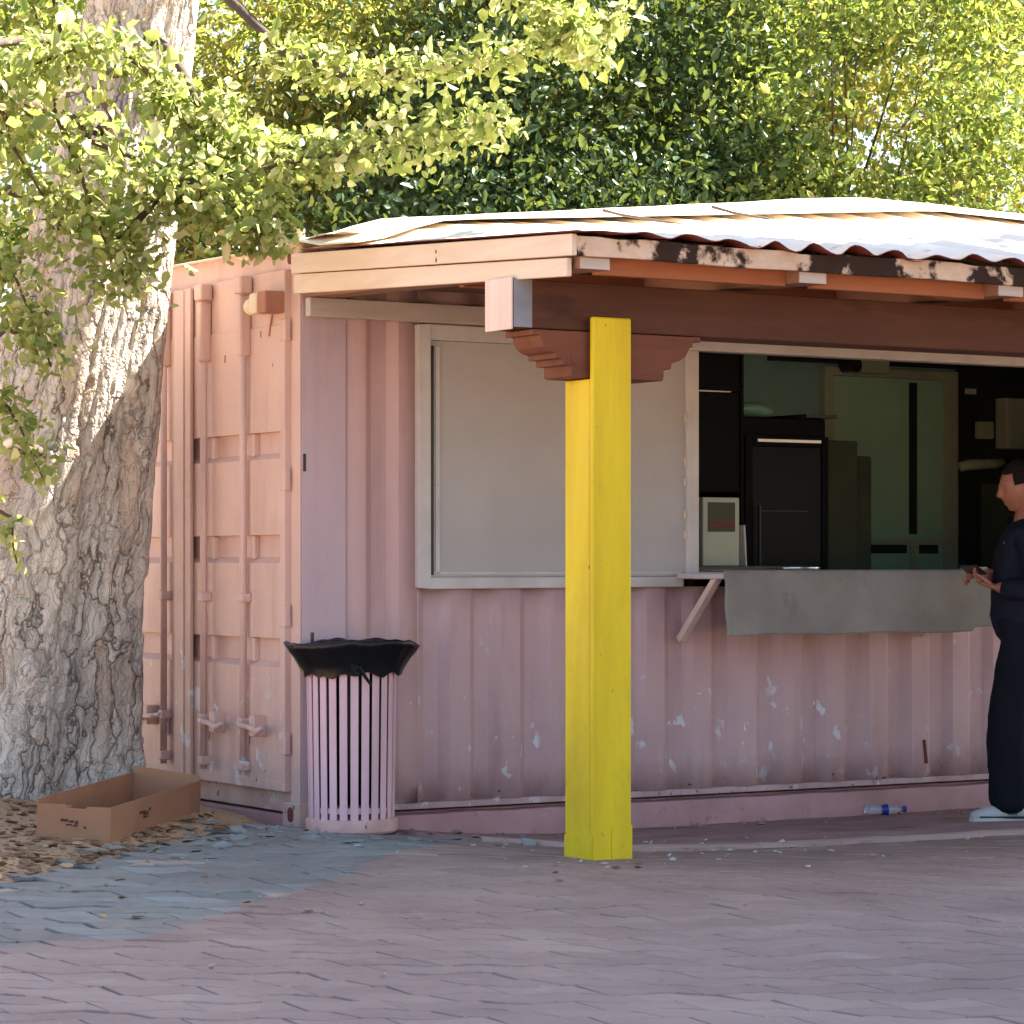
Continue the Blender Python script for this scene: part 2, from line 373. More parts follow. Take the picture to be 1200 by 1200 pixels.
APRON = [(.30, -.02), (.36, -.42), (.52, -.82), (.78, -1.5), (1.4, -1.72), (2.64, -1.89), (4.2, -2.02), (8, -2.3), (12.4, -2.5), (12.4, -.02)]
def inpoly(x, y, poly):
    c = False; n = len(poly)
    for i in range(n):
        x0, y0 = poly[i]; x1, y1 = poly[(i+1) % n]
        if (y0 > y) != (y1 > y) and x < (x1-x0)*(y-y0)/(y1-y0)+x0: c = not c
    return c
def apron():
    mb = MB(); pts = []
    for i in range(len(APRON)-2):
        a, b = APRON[i], APRON[i+1]; n = max(1, int(math.dist(a, b)/.08))
        for k2 in range(n): t = k2/n; pts.append((a[0]+(b[0]-a[0])*t, a[1]+(b[1]-a[1])*t))
    pts.append(APRON[-2])
    edge = [(x+.022*noise.noise((x*7, y*7, 1)), y+.022*noise.noise((x*7, y*7, 5))) for x, y in pts]
    rows = 14; n = len(edge)
    for k2 in range(rows+1):
        t = k2/rows
        for x, y in edge:
            yy = y*(1-t)+(-.005)*t; z = G(x, yy)+.018+.006*noise.noise((x*3, yy*3, 2))-(.008 if k2 == 0 else 0)
            mb.v.append((x+(.012 if 0 else 0), yy, z))
    for j in range(rows):
        for i in range(n-1): mb.f.append((j*n+i, j*n+i+1, (j+1)*n+i+1, (j+1)*n+i))
    o = len(mb.v)
    for x, y in edge: mb.v.append((x, y-.006, G(x, y)-.05))
    for i in range(n-1): mb.f.append((i, o+i, o+i+1, i+1))
    kb = MB(); pr = [(0, -.04), (-.004, .012), (.012, .019), (.06, .021), (.10, .012)]; m = len(pr)
    for i, (x, y) in enumerate(edge):
        if x < .5: continue
        w_ = 1+.5*noise.noise((x*5, 3, 0)); ch = .006*noise.noise((x*14, 0, 2))
        for a, b in pr: kb.v.append((x, y+a*w_-.008, G(x, y)+b+(ch if b > 0 else 0)))
    nn = len(kb.v)//m
    for i in range(nn-1):
        for q in range(m-1): kb.f.append((i*m+q, (i+1)*m+q, (i+1)*m+q+1, i*m+q+1))
    struct(kb.build('kerb', M['kerb'], auto=50))
    return struct(mb.build('pavement', M['concrete'], auto=50))
apron()

def pavers():
    L, W = .27, .145; ang = R(-31); ca, sa = math.cos(ang), math.sin(ang)
    mb = MB(); gap = .0034
    def tri(t): t = t % 1; return 4*t-1 if t < .5 else 3-4*t
    def warp(u, v): return (u, v+.026*math.sin(u/L*6.283+.7)+.008*noise.noise((u*2, v*2, 0)))
    rr = random.Random(3)
    for j in range(-60, 40):
        for i in range(-34, 34):
            u0 = i*L+(j % 2)*L*.5+.06*L*math.sin(j*12.9898)*3; v0 = j*W
            loop = []
            for a, b in ((0, 0), (.25, 0), (.5, 0), (.75, 0), (1, 0), (1, 1), (.75, 1), (.5, 1), (.25, 1), (0, 1)):
                u, v = warp(u0+a*L-.085*(b-.5), v0+b*W)
                gu = gap if a == 0 else (-gap if a == 1 else 0); gv = gap if b == 0 else -gap
                loop.append((u+gu, v+gv))
            cu = u0+L/2; cv = v0+W/2
            cx = cu*ca-cv*sa+.5; cy = cu*sa+cv*ca-3.2
            if not (-4.6 < cx < 7.5 and -8.5 < cy < .25): continue
            q = Vector((cx+6.077, cy+11.532)); D = q.dot(Vector((dv.x, dv.y))); Lt = q.dot(Vector((rv.x, rv.y)))
            if abs(Lt) > .178*D+1.5 or D < 5.8: continue
            if cx > -.02 and cy > -.02: continue
            if cy > .79*cx+.21+.12*noise.noise((cx*2, cy*2, 0)): continue
            if inpoly(cx, cy, APRON): continue
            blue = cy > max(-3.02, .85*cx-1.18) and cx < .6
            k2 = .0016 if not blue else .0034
            
            dz = rr.gauss(0, k2*.7); tx = rr.gauss(0, k2*3.5); ty = rr.gauss(0, k2*3.5)
            if not blue and rr.random() < .05: dz -= .003
            
            top = []; bot = []; low = []
            rot = rr.gauss(0, .006 if not blue else .03); du, dw = rr.gauss(0, .0012), rr.gauss(0, .0012)
            for (u, v) in loop:
                uu = cu+(u-cu)*math.cos(rot)-(v-cv)*math.sin(rot)+du; vv = cv+(u-cu)*math.sin(rot)+(v-cv)*math.cos(rot)+dw
                x = uu*ca-vv*sa+.5; y = uu*sa+vv*ca-3.2
                z = G(x, y)+dz+(u-cu)*tx+(v-cv)*ty
                ix = cu+(uu-cu)*.98; iy = cv+(vv-cv)*.95
                top.append((ix*ca-iy*sa+.5, ix*sa+iy*ca-3.2, z)); low.append((x, y, z-.004)); bot.append((x, y, z-.04))
            n = 10
            mb.add(top+low+bot, [tuple(range(n))]+[(a, n+a, n+(a+1) % n, (a+1) % n) for a in range(n)]+[(n+a, 2*n+a, 2*n+(a+1) % n, n+(a+1) % n) for a in range(n)])
    me = bpy.data.meshes.new('road'); me.from_pydata(mb.v, [], mb.f)
    bm = bmesh.new(); bm.from_mesh(me); bmesh.ops.recalc_face_normals(bm, faces=bm.faces); bm.to_mesh(me); bm.free()
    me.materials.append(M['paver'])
    o = bpy.data.objects.new('plaza', me); COL.objects.link(o); return struct(o)
pavers()
def bed():   # earth in the joints of the paving
    mb = MB(); st = .12; xs = [-6+i*st for i in range(120)]; ys = [-9+j*st for j in range(78)]; n = len(xs)
    for y in ys:
        for x in xs: mb.v.append((x, y, G(x, y)-(.0065 if x > .3 else .012)+.004*noise.noise((x*5, y*5, 0)) - (.2 if (y > .79*x+.3 or (x > .0 and y > 0)) else 0)))
    for j in range(len(ys)-1):
        for i in range(n-1): mb.f.append((j*n+i, j*n+i+1, (j+1)*n+i+1, (j+1)*n+i))
    return struct(mb.build('joint_earth', M['jointdirt'], smooth=True))
bed()

# ------------------------------------------------------------------ container kiosk
ZB, ZT, LEN, WID = .10, 2.69, 12.19, 2.44
kiosk = thing('container_kiosk', 'pink steel shipping container turned into a kiosk with a long serving window', 'kiosk')
def corr_strip(mb, x0, x1, z0, z1, yo=.0, dep=.036, phase=.233):
    pitch = .278; prof = [(0, 0), (.105, 0), (.150, 1), (.232, 1), (.278, 0)]
    pts = []
    k0 = int((x0-phase)/pitch)-1
    kk = k0
    while phase+kk*pitch < x1+pitch:
        for a, b in prof[:-1]: pts.append((phase+kk*pitch+a, b))
        kk += 1
    out = []
    for (xa, ya), (xb, yb) in zip(pts, pts[1:]):
        if xb <= x0 or xa >= x1: continue
        def at(x): return ya+(yb-ya)*(x-xa)/(xb-xa)
        a = max(xa, x0); b = min(xb, x1)
        if not out: out.append((a, at(a)))
        out.append((b, at(b)))
    nz = max(1, int((z1-z0)/.15)); o = len(mb.v); n = len(out)
    for j in range(nz+1):
        z = z0+(z1-z0)*j/nz
        for x, t in out:
            mb.v.append((x, yo+t*dep+.0035*noise.noise((x*1.7, z*1.7, 4)), z))
    for j in range(nz):
        for i in range(n-1): mb.f.append((o+j*n+i, o+j*n+i+1, o+(j+1)*n+i+1, o+(j+1)*n+i))
WX0, WX1, WZ0, WZ1 = .61, 4.66, 1.125, 2.345
mb = MB()
corr_strip(mb, .233, WX0, ZB+.03, 2.6); corr_strip(mb, WX0, WX1, ZB+.03, WZ0); corr_strip(mb, WX0, WX1, WZ1, 2.6); corr_strip(mb, WX1, LEN-.2, ZB+.03, 2.6)
wl = mb.build('front_wall', M['pink'], kiosk, auto=25)
sm = wl.modifiers.new('thick', 'SOLIDIFY'); sm.thickness = .002; sm.offset = 0
MB().box((.228, -.006, ZB), (.232, .15, 2.6)).box((.004, -.008, ZB+.02), (.23, .11, ZT-.12)).build('corner_post', M['lilac'], kiosk, .004)
MB().box((LEN-.2, -.008, ZB), (LEN, .11, ZT)).build('corner_post', M['pink'], kiosk, .004)
MB().box((.18, -.004, 2.6), (LEN-.2, .08, ZT-.01)).build('top_rail', M['pink'], kiosk, .004)
MB().box((.18, .006, ZB), (LEN-.2, .12, ZB+.03)).build('bottom_rail', M['pink'], kiosk, .003)
MB().box((.02, .01, 2.655), (LEN, WID-.01, 2.675)).build('roof', M['roof'], kiosk)
MB().box((.1, .13, .26), (LEN-.1, WID-.06, .30)).build('floor', M['counter'], kiosk)
MB().box((.1, WID-.1, .30), (LEN-.1, WID-.06, 2.62)).build('back_wall', M['teal'], kiosk)
MB().box((.0, WID-.055, ZB), (LEN, WID, 2.65)).build('outer_back_wall', M['pink'], kiosk)
MB().box((LEN-.05, .12, ZB), (LEN, WID-.06, 2.65)).build('end_wall', M['pink'], kiosk)
MB().box((.1, .13, 2.58), (LEN-.1, WID-.105, 2.6)).build('ceiling', M['inwhite'], kiosk)
MB().box((6.9, .13, .305), (6.94, WID-.105, 2.575)).build('partition', M['green'], kiosk)
MB().box((.1, .11, .305), (.6, .13, 2.575)).build('lining', M['inwhite'], kiosk)
MB().box((.6, .11, .305), (4.67, .13, 1.12)).box((4.67, .11, .305), (6.89, .13, 2.575)).build('lining', M['inwhite'], kiosk)
MB().box((.02, .06, -.1), (LEN, WID, ZB-.012)).build('footing', M['footing'], kiosk, .01)
# frayed concrete lip under the wall
mb = MB(); prof = []
n = 160
for j in range(n+1):
    x = .30+(LEN-.30)*j/n; zt = ZB-.02+.006*noise.noise((x*4, 0, 0)); y = -.018+.01*noise.noise((x*2, 3, 0))
    mb.v += [(x, .07, zt), (x, y, zt-.004), (x, y-.012, zt-.02), (x, y-.02+.01*noise.noise((x*5, 7, 0)), -.12)]
for j in range(n):
    for q in range(3): mb.f.append((j*4+q, (j+1)*4+q, (j+1)*4+q+1, j*4+q+1))
mb.build('plinth', M['footing'], kiosk, auto=50)

# door end (faces -X)
END = 0.0
MB().box((.0, .02, 2.575), (.1, WID-.02, ZT-.0)).build('door_header', M['door'], kiosk, .006)
MB().box((.02, .1, ZB), (.12, WID-.02, .205)).build('door_sill', M['door'], kiosk, .004)
MB().box((-.004, -.005, ZB+.012), (.003, .086, 2.574)).box((.02, .112, ZB+.012), (.1, .14, 2.57)).build('corner_post', M['door'], kiosk, .004)
MB().box((.0, WID-.09, ZB+.012), (.1, WID, 2.57)).build('corner_post', M['door'], kiosk, .004)
def casting(y0, z0):
    mb = MB(); mb.box((-.012, y0, z0), (.10, y0+.165, z0+.115))
    o = mb.build('corner_casting', M['door'], kiosk, .006)
    h = MB(); pr = []
    for q in range(20):
        a = 2*math.pi*q/20; pr.append((y0+.085+.028*math.cos(a), z0+.058+(.034 if math.sin(a) > 0 else -.034)*abs(math.sin(a))**.6))
    h.prism(pr, 'x', -.0135, -.004); h.build('casting_hole', M['roof_under'], o)
    return o
casting(-.012, ZT-.118); casting(WID-.16, ZT-.118)
casting(-.012, ZB-.06)
MB().tube([(.0, -.005, ZT-.13), (.0, -.006, ZT+.06)], .018, 12).build('pipe_stub', M['lampwhite'], kiosk)
MB().box((.010, -.0105, 1.655), (.024, -.002, 1.735)).build('vent_slot', M['dark'], kiosk)
# doors: a pressed sheet with three recessed bands, lock rods, hinges, gasket plate
def door_leaf(y0, y1, rods, hinge_y, sgn):
    bands = [(.764, .899), (1.24, 1.371), (1.716, 1.843)]
    mb = MB(); xo, xi = -.03, .004; z = .205; prof = [(xo, z)]
    for a, b in bands: prof += [(xo, a), (xi, a+.028), (xi, b-.002), (xo, b)]
    prof += [(xo, 2.325), (xo+.006, 2.332), (xo+.006, 2.575)]
    ya, yb = y0+.045, y1-.045; n = len(prof)
    # frame strips keep flat; pressed part between, split by the shallow verticals beside the rods
    for x, zz in prof: mb.v.append((x, ya, zz))
    for x, zz in prof: mb.v.append((x, yb, zz))
    for i in range(n-1): mb.f.append((i, n+i, n+i+1, i+1))
    leaf = mb.build('door', M['door'], kiosk)
    s2 = leaf.modifiers.new('thick', 'SOLIDIFY'); s2.thickness = .003; s2.offset = 0
    MB().box((-.036, y0, .2), (.004, ya, 2.572)).box((-.036, yb, .2), (.004, y1, 2.572)).box((-.0335, ya, .2), (.0, yb, .245)).build('door_frame', M['door'], leaf, .004)
    for a, b in bands:   # end ramps of the recessed bands
        for q in rods:
            MB().box((-.026, q-.045, a+.02), (.0035, q-.012, b-.005)).build('stiffener', M['door'], leaf, .004)
    for q in rods:
        rod = MB().tube([(-.062, q, .26), (-.062, q, 2.53)], .017, 12).build('lock_rod', M['door'], leaf, smooth=True)
        for zz in (.30, .5, 1.08): MB().box((-.084, q-.026, zz-.022), (-.030, q+.026, zz+.022)).build('rod_guide', M['door'], leaf, .008)
        MB().box((-.095, q-.038, 2.49), (-.03, q+.045, 2.57)).build('cam_keeper', M['door'], leaf, .012)
        MB().box((-.088, q-.02, 2.20), (-.028, q+.034, 2.485)).build('guide_plate', M['door'], leaf, .012)
        h = MB(); s = sgn
        h.tube([(-.085, q, .50), (-.1, q-s*.05, .49), (-.1, q-s*.14, .485), (-.105, q-s*.22, .47), (-.1, q-s*.27, .49)], [.012, .015, .014, .017, .011], 8)
        h.box((-.095, q-s*.15-.028, .445), (-.03, q-s*.15+.028, .54)).box((-.07, q-.01, .40), (-.035, q+.035, .47))
        h.build('handle', M['door'], leaf, .004)
    for zz in (.42, 1.0, 1.62, 2.3):
        MB().box((-.042, hinge_y-.03, zz-.05), (-.012, hinge_y+.03, zz+.05)).build('hinge', M['door'], leaf, .005)
    return leaf
door_leaf(.085, 1.205, (.45, .868), .10, 1)
door_leaf(1.225, 2.35, (1.315, 1.83), 2.33, -1)
MB().box((-.052, 1.035, .185), (-.034, 1.215, 2.565)).box((-.058, 1.1, .19), (-.05, 1.14, 2.56)).build('door_gasket', M['door'], kiosk, .006)
# rusty marks: small weld scars on the doors
for (y, z, s) in ((.70, 2.21, .012), (.21, 2.15, .006), (.14, 1.62, .008), (.11, 2.02, .006), (1.62, .36, .012), (.33, 2.30, .01)):
    MB().box((-.0315, y-s*.5, z-s*2), (-.030, y+s*.5, z+s)).build('rust_scar', M['roof_under'], kiosk)

# serving window: white frame, closed sliding shutter at the left, open bay at the right
win = MB().box((WX0-.012, -.035, WZ0), (WX0+.05, .06, WZ1)).box((WX0+.05, -.035, WZ0), (2.10, .06, WZ0+.05)).box((WX0+.05, -.035, WZ1-.07), (2.12, .05, WZ1)) \
    .box((2.12, -.036, WZ0+.04), (2.19, .06, WZ1-.06)).box((2.12, -.037, WZ1-.06), (4.62, .06, WZ1+.003)).box((4.62, -.035, WZ0+.04), (4.68, .06, WZ1)).box((2.19, -.025, WZ0+.035), (4.62, .11, WZ0+.072)).build('window', M['white'], kiosk, .004)
MB().box((.668, -.012, WZ0+.052), (2.118, .012, WZ1-.072)).build('shutter_panel', M['shutter'], win)
MB().box((.700, -.020, WZ0+.075), (.722, -.0125, WZ1-.10)).box((.725, -.018, WZ0+.062), (2.10, -.0125, WZ0+.075)).build('shutter_rail', M['white'], win, .002)
MB().box((.672, -.0135, WZ0+.06), (.692, -.0125, WZ1-.095)).build('painted_gap_shadow', M['dark'], win)  # thin dark strip, the shade between frame and shutter put in as colour
for zz in (1.36, 1.46, 1.62, 1.72, 1.94): MB().box((2.098, -.041, zz), (2.106, -.0365, zz+.035)).build('latch', M['lampwhite'], win)
MB().tube([(2.09, -.0362, 2.27), (2.09, -.041, 2.27)], .008, 10).build('screw', M['dark'], win)

tag_ = MB().hexa([(3.655, -.012, .20), (3.672, -.012, .20), (3.672, .0, .20), (3.655, .0, .20), (3.640, -.012, .325), (3.655, -.012, .325), (3.655, .0, .325), (3.640, .0, .325)]).build('rust_scar', M['roof_under'], kiosk, .004)
# serving shelf and strut
shelf = MB().box((2.05, -.43, 1.165), (3.74, -.042, 1.19)).build('serving_shelf', M['white'], kiosk, .003)
MB().box((2.052, -.452, 1.158), (3.742, -.431, 1.205)).build('edge_trim', M['steel'], shelf, .002)
mb = MB(); mb.hexa([(2.06, -.02, .875), (2.10, -.02, .875), (2.10, -.05, .855), (2.06, -.05, .855), (2.06, -.31, 1.163), (2.10, -.31, 1.163), (2.10, -.355, 1.163), (2.06, -.355, 1.163)])
mb.build('strut', M['paleend'], shelf, .003)
mb = MB(); mb.hexa([(3.6, -.02, .875), (3.64, -.02, .875), (3.64, -.05, .855), (3.6, -.05, .855), (3.6, -.31, 1.163), (3.64, -.31, 1.163), (3.64, -.355, 1.163), (3.6, -.355, 1.163)])
mb.build('strut', M['paleend'], shelf, .003)
# cloth over the shelf, hanging down in front
mb = MB(); nx, nz = 90, 26; x0, x1 = 2.035, 3.755
path = [(-.30, 1.2085), (-.44, 1.2085), (-.456, 1.206), (-.462, 1.195)]
for k2 in range(1, nz): path.append((-.462-.004*math.sin(k2*.2), 1.195-.012*k2))
for j, (y, z) in enumerate(path):
    for i in range(nx+1):
        t = i/nx; x = x0+(x1-x0)*t; dn = max(0, (1.19-z)/.3)
        yy = y-dn*(.007*math.sin(t*23+.6)+.004*math.sin(t*51+2)+.012*noise.noise((x*2, z*2, 0)))
        zz = z-dn*(.004*math.sin(t*17+1)+.006*noise.noise((x*3, 0, 9))) + (dn*.02 if t > .9 else 0)
        xx = x+dn*(.012*math.sin(z*22) if t < .06 else 0)
        mb.v.append((xx, yy, zz))
for j in range(len(path)-1):
    for i in range(nx): a = j*(nx+1)+i; mb.f.append((a, a+1, a+nx+2, a+nx+1))
cl = mb.build('counter_cloth', M['cloth'], smooth=True)
s2 = cl.modifiers.new('thick', 'SOLIDIFY'); s2.thickness = .003
tag(cl, 'plain grey cloth hanging over the front of the serving shelf', 'cloth')

# ---- inside the kiosk
MB().box((4.80, 2.285, .35), (4.87, 2.338, 2.44)).box((5.74, 2.285, .35), (5.86, 2.338, 2.44)).box((4.87, 2.287, 2.385), (5.74, 2.338, 2.437)).build('door_frame', M['inwhite'], kiosk, .004)
idoor = MB().box((4.872, 2.30, .35), (5.738, 2.337, 2.383)).build('inner_door', M['green'], kiosk)
MB().box((5.47, 2.292, 1.42), (5.53, 2.2995, 2.36)).build('groove', M['indark'], idoor)
MB().box((5.05, 2.290, 1.36), (5.72, 2.2995, 1.385)).build('rail', M['inwhite'], idoor)
MB().box((5.06, 2.292, 1.30), (5.45, 2.2995, 1.355)).box((5.55, 2.292, 1.30), (5.70, 2.2995, 1.355)).build('painted_slot_shadow', M['indark'], idoor)  # thin dark strips that paint the shade below the rail
MB().box((5.47, 2.290, .6), (5.53, 2.2995, 1.355)).build('mullion', M['inwhite'], idoor)
MB().box((5.88, 2.25, .305), (6.88, 2.337, 2.575)).build('dark_panel', M['indark'], kiosk)
MB().box((4.4, 2.30, 2.46), (5.86, 2.337, 2.575)).build('lintel', M['indark'], kiosk)
cu = thing('ventilator_unit', 'small beige ventilator box high on the inner wall above the green door', 'ventilator')
MB().box((5.0, 2.18, 2.40), (5.22, 2.286, 2.49)).build('housing', M['inwhite'], cu, .008)
MB().tube([(4.95, 2.17, 2.445), (4.95, 2.286, 2.445)], .045, 18).build('round_vent', M['dark'], cu)
eb = thing('electric_box', 'large pale grey electric cabinet on the dark inner wall beside the man', 'electric box')
MB().box((6.13, 2.14, 1.96), (6.55, 2.249, 2.28)).build('case', M['inwhite'], eb, .01)
MB().box((6.15, 2.13, 1.98), (6.53, 2.139, 2.26)).build('cover', M['inwhite'], eb, .006)
sb = thing('switch_box', 'small square switch box left of the electric cabinet inside', 'switch')
MB().box((5.96, 2.2, 2.02), (6.08, 2.249, 2.13)).build('case', M['inwhite'], sb, .008)
MB().box((5.99, 2.19, 2.045), (6.05, 2.199, 2.10)).build('rocker', M['inwhite'], sb, .004)
tag(MB().box((5.88, 2.243, 2.30), (5.97, 2.249, 2.335)).build('wall_sticker', M['white']), 'tiny pale sticker high on the dark inner wall', 'sticker')
tag(MB().tube([(5.80, 2.2, 1.84), (5.86, 2.18, 1.855), (6.0, 2.17, 1.86), (6.12, 2.17, 1.87)], [.03, .035, .033, .035], 14).build('drain_pipe', M['inwhite'], smooth=True), 'short pale pipe running across the dark inner wall', 'pipe')
tag(MB().tube([(6.08, 2.2, 1.84), (6.12, 2.17, 1.75), (6.22, 2.15, 1.68), (6.4, 2.14, 1.63), (6.7, 2.2, 1.6)], .012, 8).build('cable', M['dark'], smooth=True), 'black cable sagging below the pale pipe inside', 'cable')
lk = thing('metal_locker', 'dull green metal locker on the inner right behind the man', 'locker')
MB().box((6.0, 1.98, .305), (6.6, 2.24, 1.74)).build('body', M['olive'], lk, .006)
MB().box((6.02, 1.965, .36), (6.58, 1.979, 1.70)).build('door', M['olive'], lk, .004)
fr = thing('drinks_fridge', 'tall black glass door drinks fridge inside the serving window', 'fridge')
MB().box((3.16, .93, .32), (3.74, 1.5, 2.03)).build('cabinet', M['fridge'], fr, .012)
fd = MB().box((3.17, .90, .42), (3.22, .928, 1.93)).box((3.69, .90, .42), (3.735, .928, 1.93)).box((3.22, .90, .42), (3.69, .928, .47)).box((3.22, .90, 1.87), (3.69, .928, 1.93)).build('door', M['fridge'], fr, .004)
MB().box((3.222, .909, .472), (3.688, .916, 1.868)).build('pane', M['glass'], fd)
MB().tube([(3.245, .875, 1.0), (3.245, .875, 1.55)], .011, 10).build('handle', M['dark'], fd)
MB().box((3.25, .896, 1.895), (3.68, .8995, 1.91)).build('chrome_strip', M['steel'], fr)
for z in (1.22, 1.52): MB().box((3.26, .905, z), (3.60, .9085, z+.005)).build('shelf_edge', M['olive'], fr)
MB().box((3.55, .86, 2.03), (3.76, 1.3, 2.05)).build('top_tray', M['dark'], fr)
cb = thing('black_cabinet', 'tall black shelving cabinet at the left edge of the serving window', 'cabinet')
MB().box((2.55, .86, .32), (2.57, 1.3, 2.40)).box((3.11, .86, .32), (3.13, 1.3, 2.40)).box((2.57, 1.28, .32), (3.11, 1.3, 2.40)).build('case', M['fridge'], cb, .004)
for z in (.34, .8, 1.2, 1.62, 2.16, 2.38): MB().box((2.571, .865, z), (3.109, 1.279, z+.02)).build('shelf', M['fridge'], cb)
MB().box((2.571, .872, 2.181), (3.109, .885, 2.379)).box((2.571, .872, 1.64), (3.109, .885, 2.15)).build('door', M['fridge'], cb, .003)
MB().box((2.62, .868, 2.152), (3.05, .8715, 2.158)).build('trim', M['steel'], cb)
for i, (x0, x1, z1, y, lab) in enumerate(((4.10, 4.42, 1.94, 1.5, 'taller dark olive carton right beside the black fridge'), (4.43, 4.62, 1.86, 1.62, 'shorter and slimmer dark olive carton right of the taller one'))):
    c = thing('tall_carton', lab, 'carton')
    MB().box((x0, y, .305), (x1, y+.4, z1)).build('body', M['olive'], c, .004)
    MB().box((x0+.01, y+.002, z1+.001), (x0+(x1-x0)*.49, y+.39, z1+.005)).box((x0+(x1-x0)*.51, y+.002, z1+.001), (x1-.01, y+.39, z1+.005)).build('flap', M['olive'], c)
ct = thing('inner_counter', 'short brown counter inside at the left end of the serving window', 'counter')
MB().box((2.25, .14, 1.195), (2.86, .62, 1.225)).build('top', M['counter'], ct, .004)
for x in (2.27, 2.80): MB().box((x, .16, .305), (x+.04, .6, 1.194)).build('leg_panel', M['counter'], ct)
bx = thing('display_box', 'white box with a dark window and brown stripes on the inner counter', 'box')
MB().box((2.47, .32, 1.226), (2.70, .5, 1.575)).build('body', M['inwhite'], bx, .006)
MB().box((2.50, .3165, 1.40), (2.67, .3195, 1.55)).build('window', M['olive'], bx)
MB().box((2.505, .313, 1.42), (2.665, .316, 1.435)).box((2.505, .313, 1.45), (2.665, .316, 1.462)).build('stripe', M['roof_under'], bx)
tag(MB().hexa([(2.748, .33, 1.226), (2.756, .33, 1.226), (2.756, .40, 1.226), (2.748, .40, 1.226), (2.735, .33, 1.435), (2.744, .33, 1.435), (2.744, .40, 1.435), (2.735, .40, 1.435)]).build('folded_menu', M['white'], None, .001), 'thin white card standing upright right of the white box', 'card')
tr = MB().lathe([(.0, 0), (.10, 0), (.125, .02), (.128, .02), (.104, -.003), (.0, -.003)], (0, 0, 0), 28).build('metal_tray', M['steel'], smooth=True)
tr.location = (2.86, .035, 1.2005); tr.scale = (1, .62, 1); tag(tr, 'small shiny oval metal tray on the sill of the serving window', 'tray')
nd = MB().box((0, 0, 0), (.15, .07, .014)).box((.005, .005, .0172), (.142, .066, .022)).build('napkin_stack', M['white'], None, .003)
nd.location = (3.95, -.0, 1.198); tag(nd, 'small flat stack of white napkins at the right of the window sill', 'napkins')
bk = thing('folded_bag', 'crumpled pale teal bag lying on top of the black fridge', 'bag')
mb = MB(); mb.ell((3.36, 1.1, 2.075), (.13, .1, .045), 10)
mb.v = [(x+.02*noise.noise((x*9, y*9, z*9)), y, z+.02*noise.noise((x*11, y*11, 2))) for x, y, z in mb.v]
k = plain('teal bag', hexl(120, 176, 160), None, 5, .4, .3, 30)
mb.build('body', k, bk, smooth=True)
MB().tube([(3.20, 1.08, 2.07), (3.19, 1.07, 2.13), (3.24, 1.07, 2.14), (3.27, 1.08, 2.10)], .007, 8).build('strap', k, bk, smooth=True)

# ------------------------------------------------------------------ timber canopy with the yellow post
can = thing('timber_canopy', 'timber lean-to canopy with corrugated roof, carved bracket and square yellow post', 'canopy')
pz = G(.37, -1.9)
post = MB().box((.278, -1.945, pz-.03), (.462, -1.765, 1.978)).build('post', M['yellow'], can, .006)
post['label'] = 'square yellow painted post'
MB().box((.276, -1.972, pz-.03), (.464, -1.9465, 2.225)).build('front_strip', M['yellow'], post, .008)
MB().box((.2765, -1.975, pz-.05), (.362, -1.9725, pz+.10)).build('foot_board', M['yellow'], post, .0015)
MB().box((.366, -1.9755, pz-.05), (.4655, -1.9725, pz+.135)).build('foot_board', M['yellow'], post, .0015)
MB().box((.2745, -1.968, pz-.05), (.2775, -1.765, pz+.09)).build('foot_board', M['yellow'], post, .003)
MB().box((.4655, -1.93, 2.05), (.475, -1.9, 2.15)).build('white_clip', M['white'], post)
beam = MB().box((-.055, -1.905, 2.172), (LEN, -1.70, 2.366)).build('beam', M['beam'], can, .006)
MB().box((-.066, -1.904, 2.165), (-.0555, -1.705, 2.372)).build('beam_end_cap', M['paleend'], beam, .004)
MB().box((-.0545, -1.909, 2.174), (.03, -1.9055, 2.364)).build('grey_smear', plain('blue grey paint patch', hexl(140, 146, 158), hexl(120, 122, 132), 9, .7, .3, 30), beam)
prof = [(.02, 2.167), (.02, 2.145), (.055, 2.145), (.06, 2.125), (.075, 2.10), (.10, 2.082), (.13, 2.075), (.13, 2.055), (.165, 2.055), (.165, 2.03), (.205, 2.03), (.205, 1.99), (.215, 1.982),
        (.65, 1.982), (.655, 2.0), (.655, 2.03), (.69, 2.03), (.695, 2.055), (.73, 2.065), (.765, 2.085), (.785, 2.12), (.80, 2.125), (.80, 2.147), (.84, 2.147), (.84, 2.167)]
MB().prism(prof, 'y', -1.925, -1.72).build('carved_bracket', M['corbel'], can, .003)
MB().tube([(.22, -1.93, 2.06), (.22, -1.925, 2.06)], .022, 16).build('bolt', M['corbel'], can)
px = 6.4
MB().box((px, -1.95, -.05), (px+.18, -1.77, 2.168)).build('post', M['yellow'], can, .006)
MB().box((px+5, -1.95, -.05), (px+5.18, -1.77, 2.168)).build('post', M['yellow'], can, .006)
MB().box((.005, -.085, 2.352), (8, -.0385, 2.437)).build('wall_plate', M['ledger'], can, .004)
# side boards that fall gently towards the front
def sboard(x0, x1, ya, za0, za1, yb, zb0, zb1, name, mat, tw=0):
    return MB().hexa([(x0, ya, za0), (x1, ya, za0), (x1, yb, zb0), (x0, yb, zb0), (x0, ya, za1), (x1, ya, za1), (x1, yb, zb1), (x0, yb, zb1)]).build(name, mat, can, .004)
sboard(-.055, -.030, -.012, 2.546, 2.635, -2.325, 2.418, 2.502, 'side_board', M['fascia_side'])
sboard(-.042, -.018, -.012, 2.455, 2.543, -2.27, 2.343, 2.415, 'side_board', M['fascia_side'])
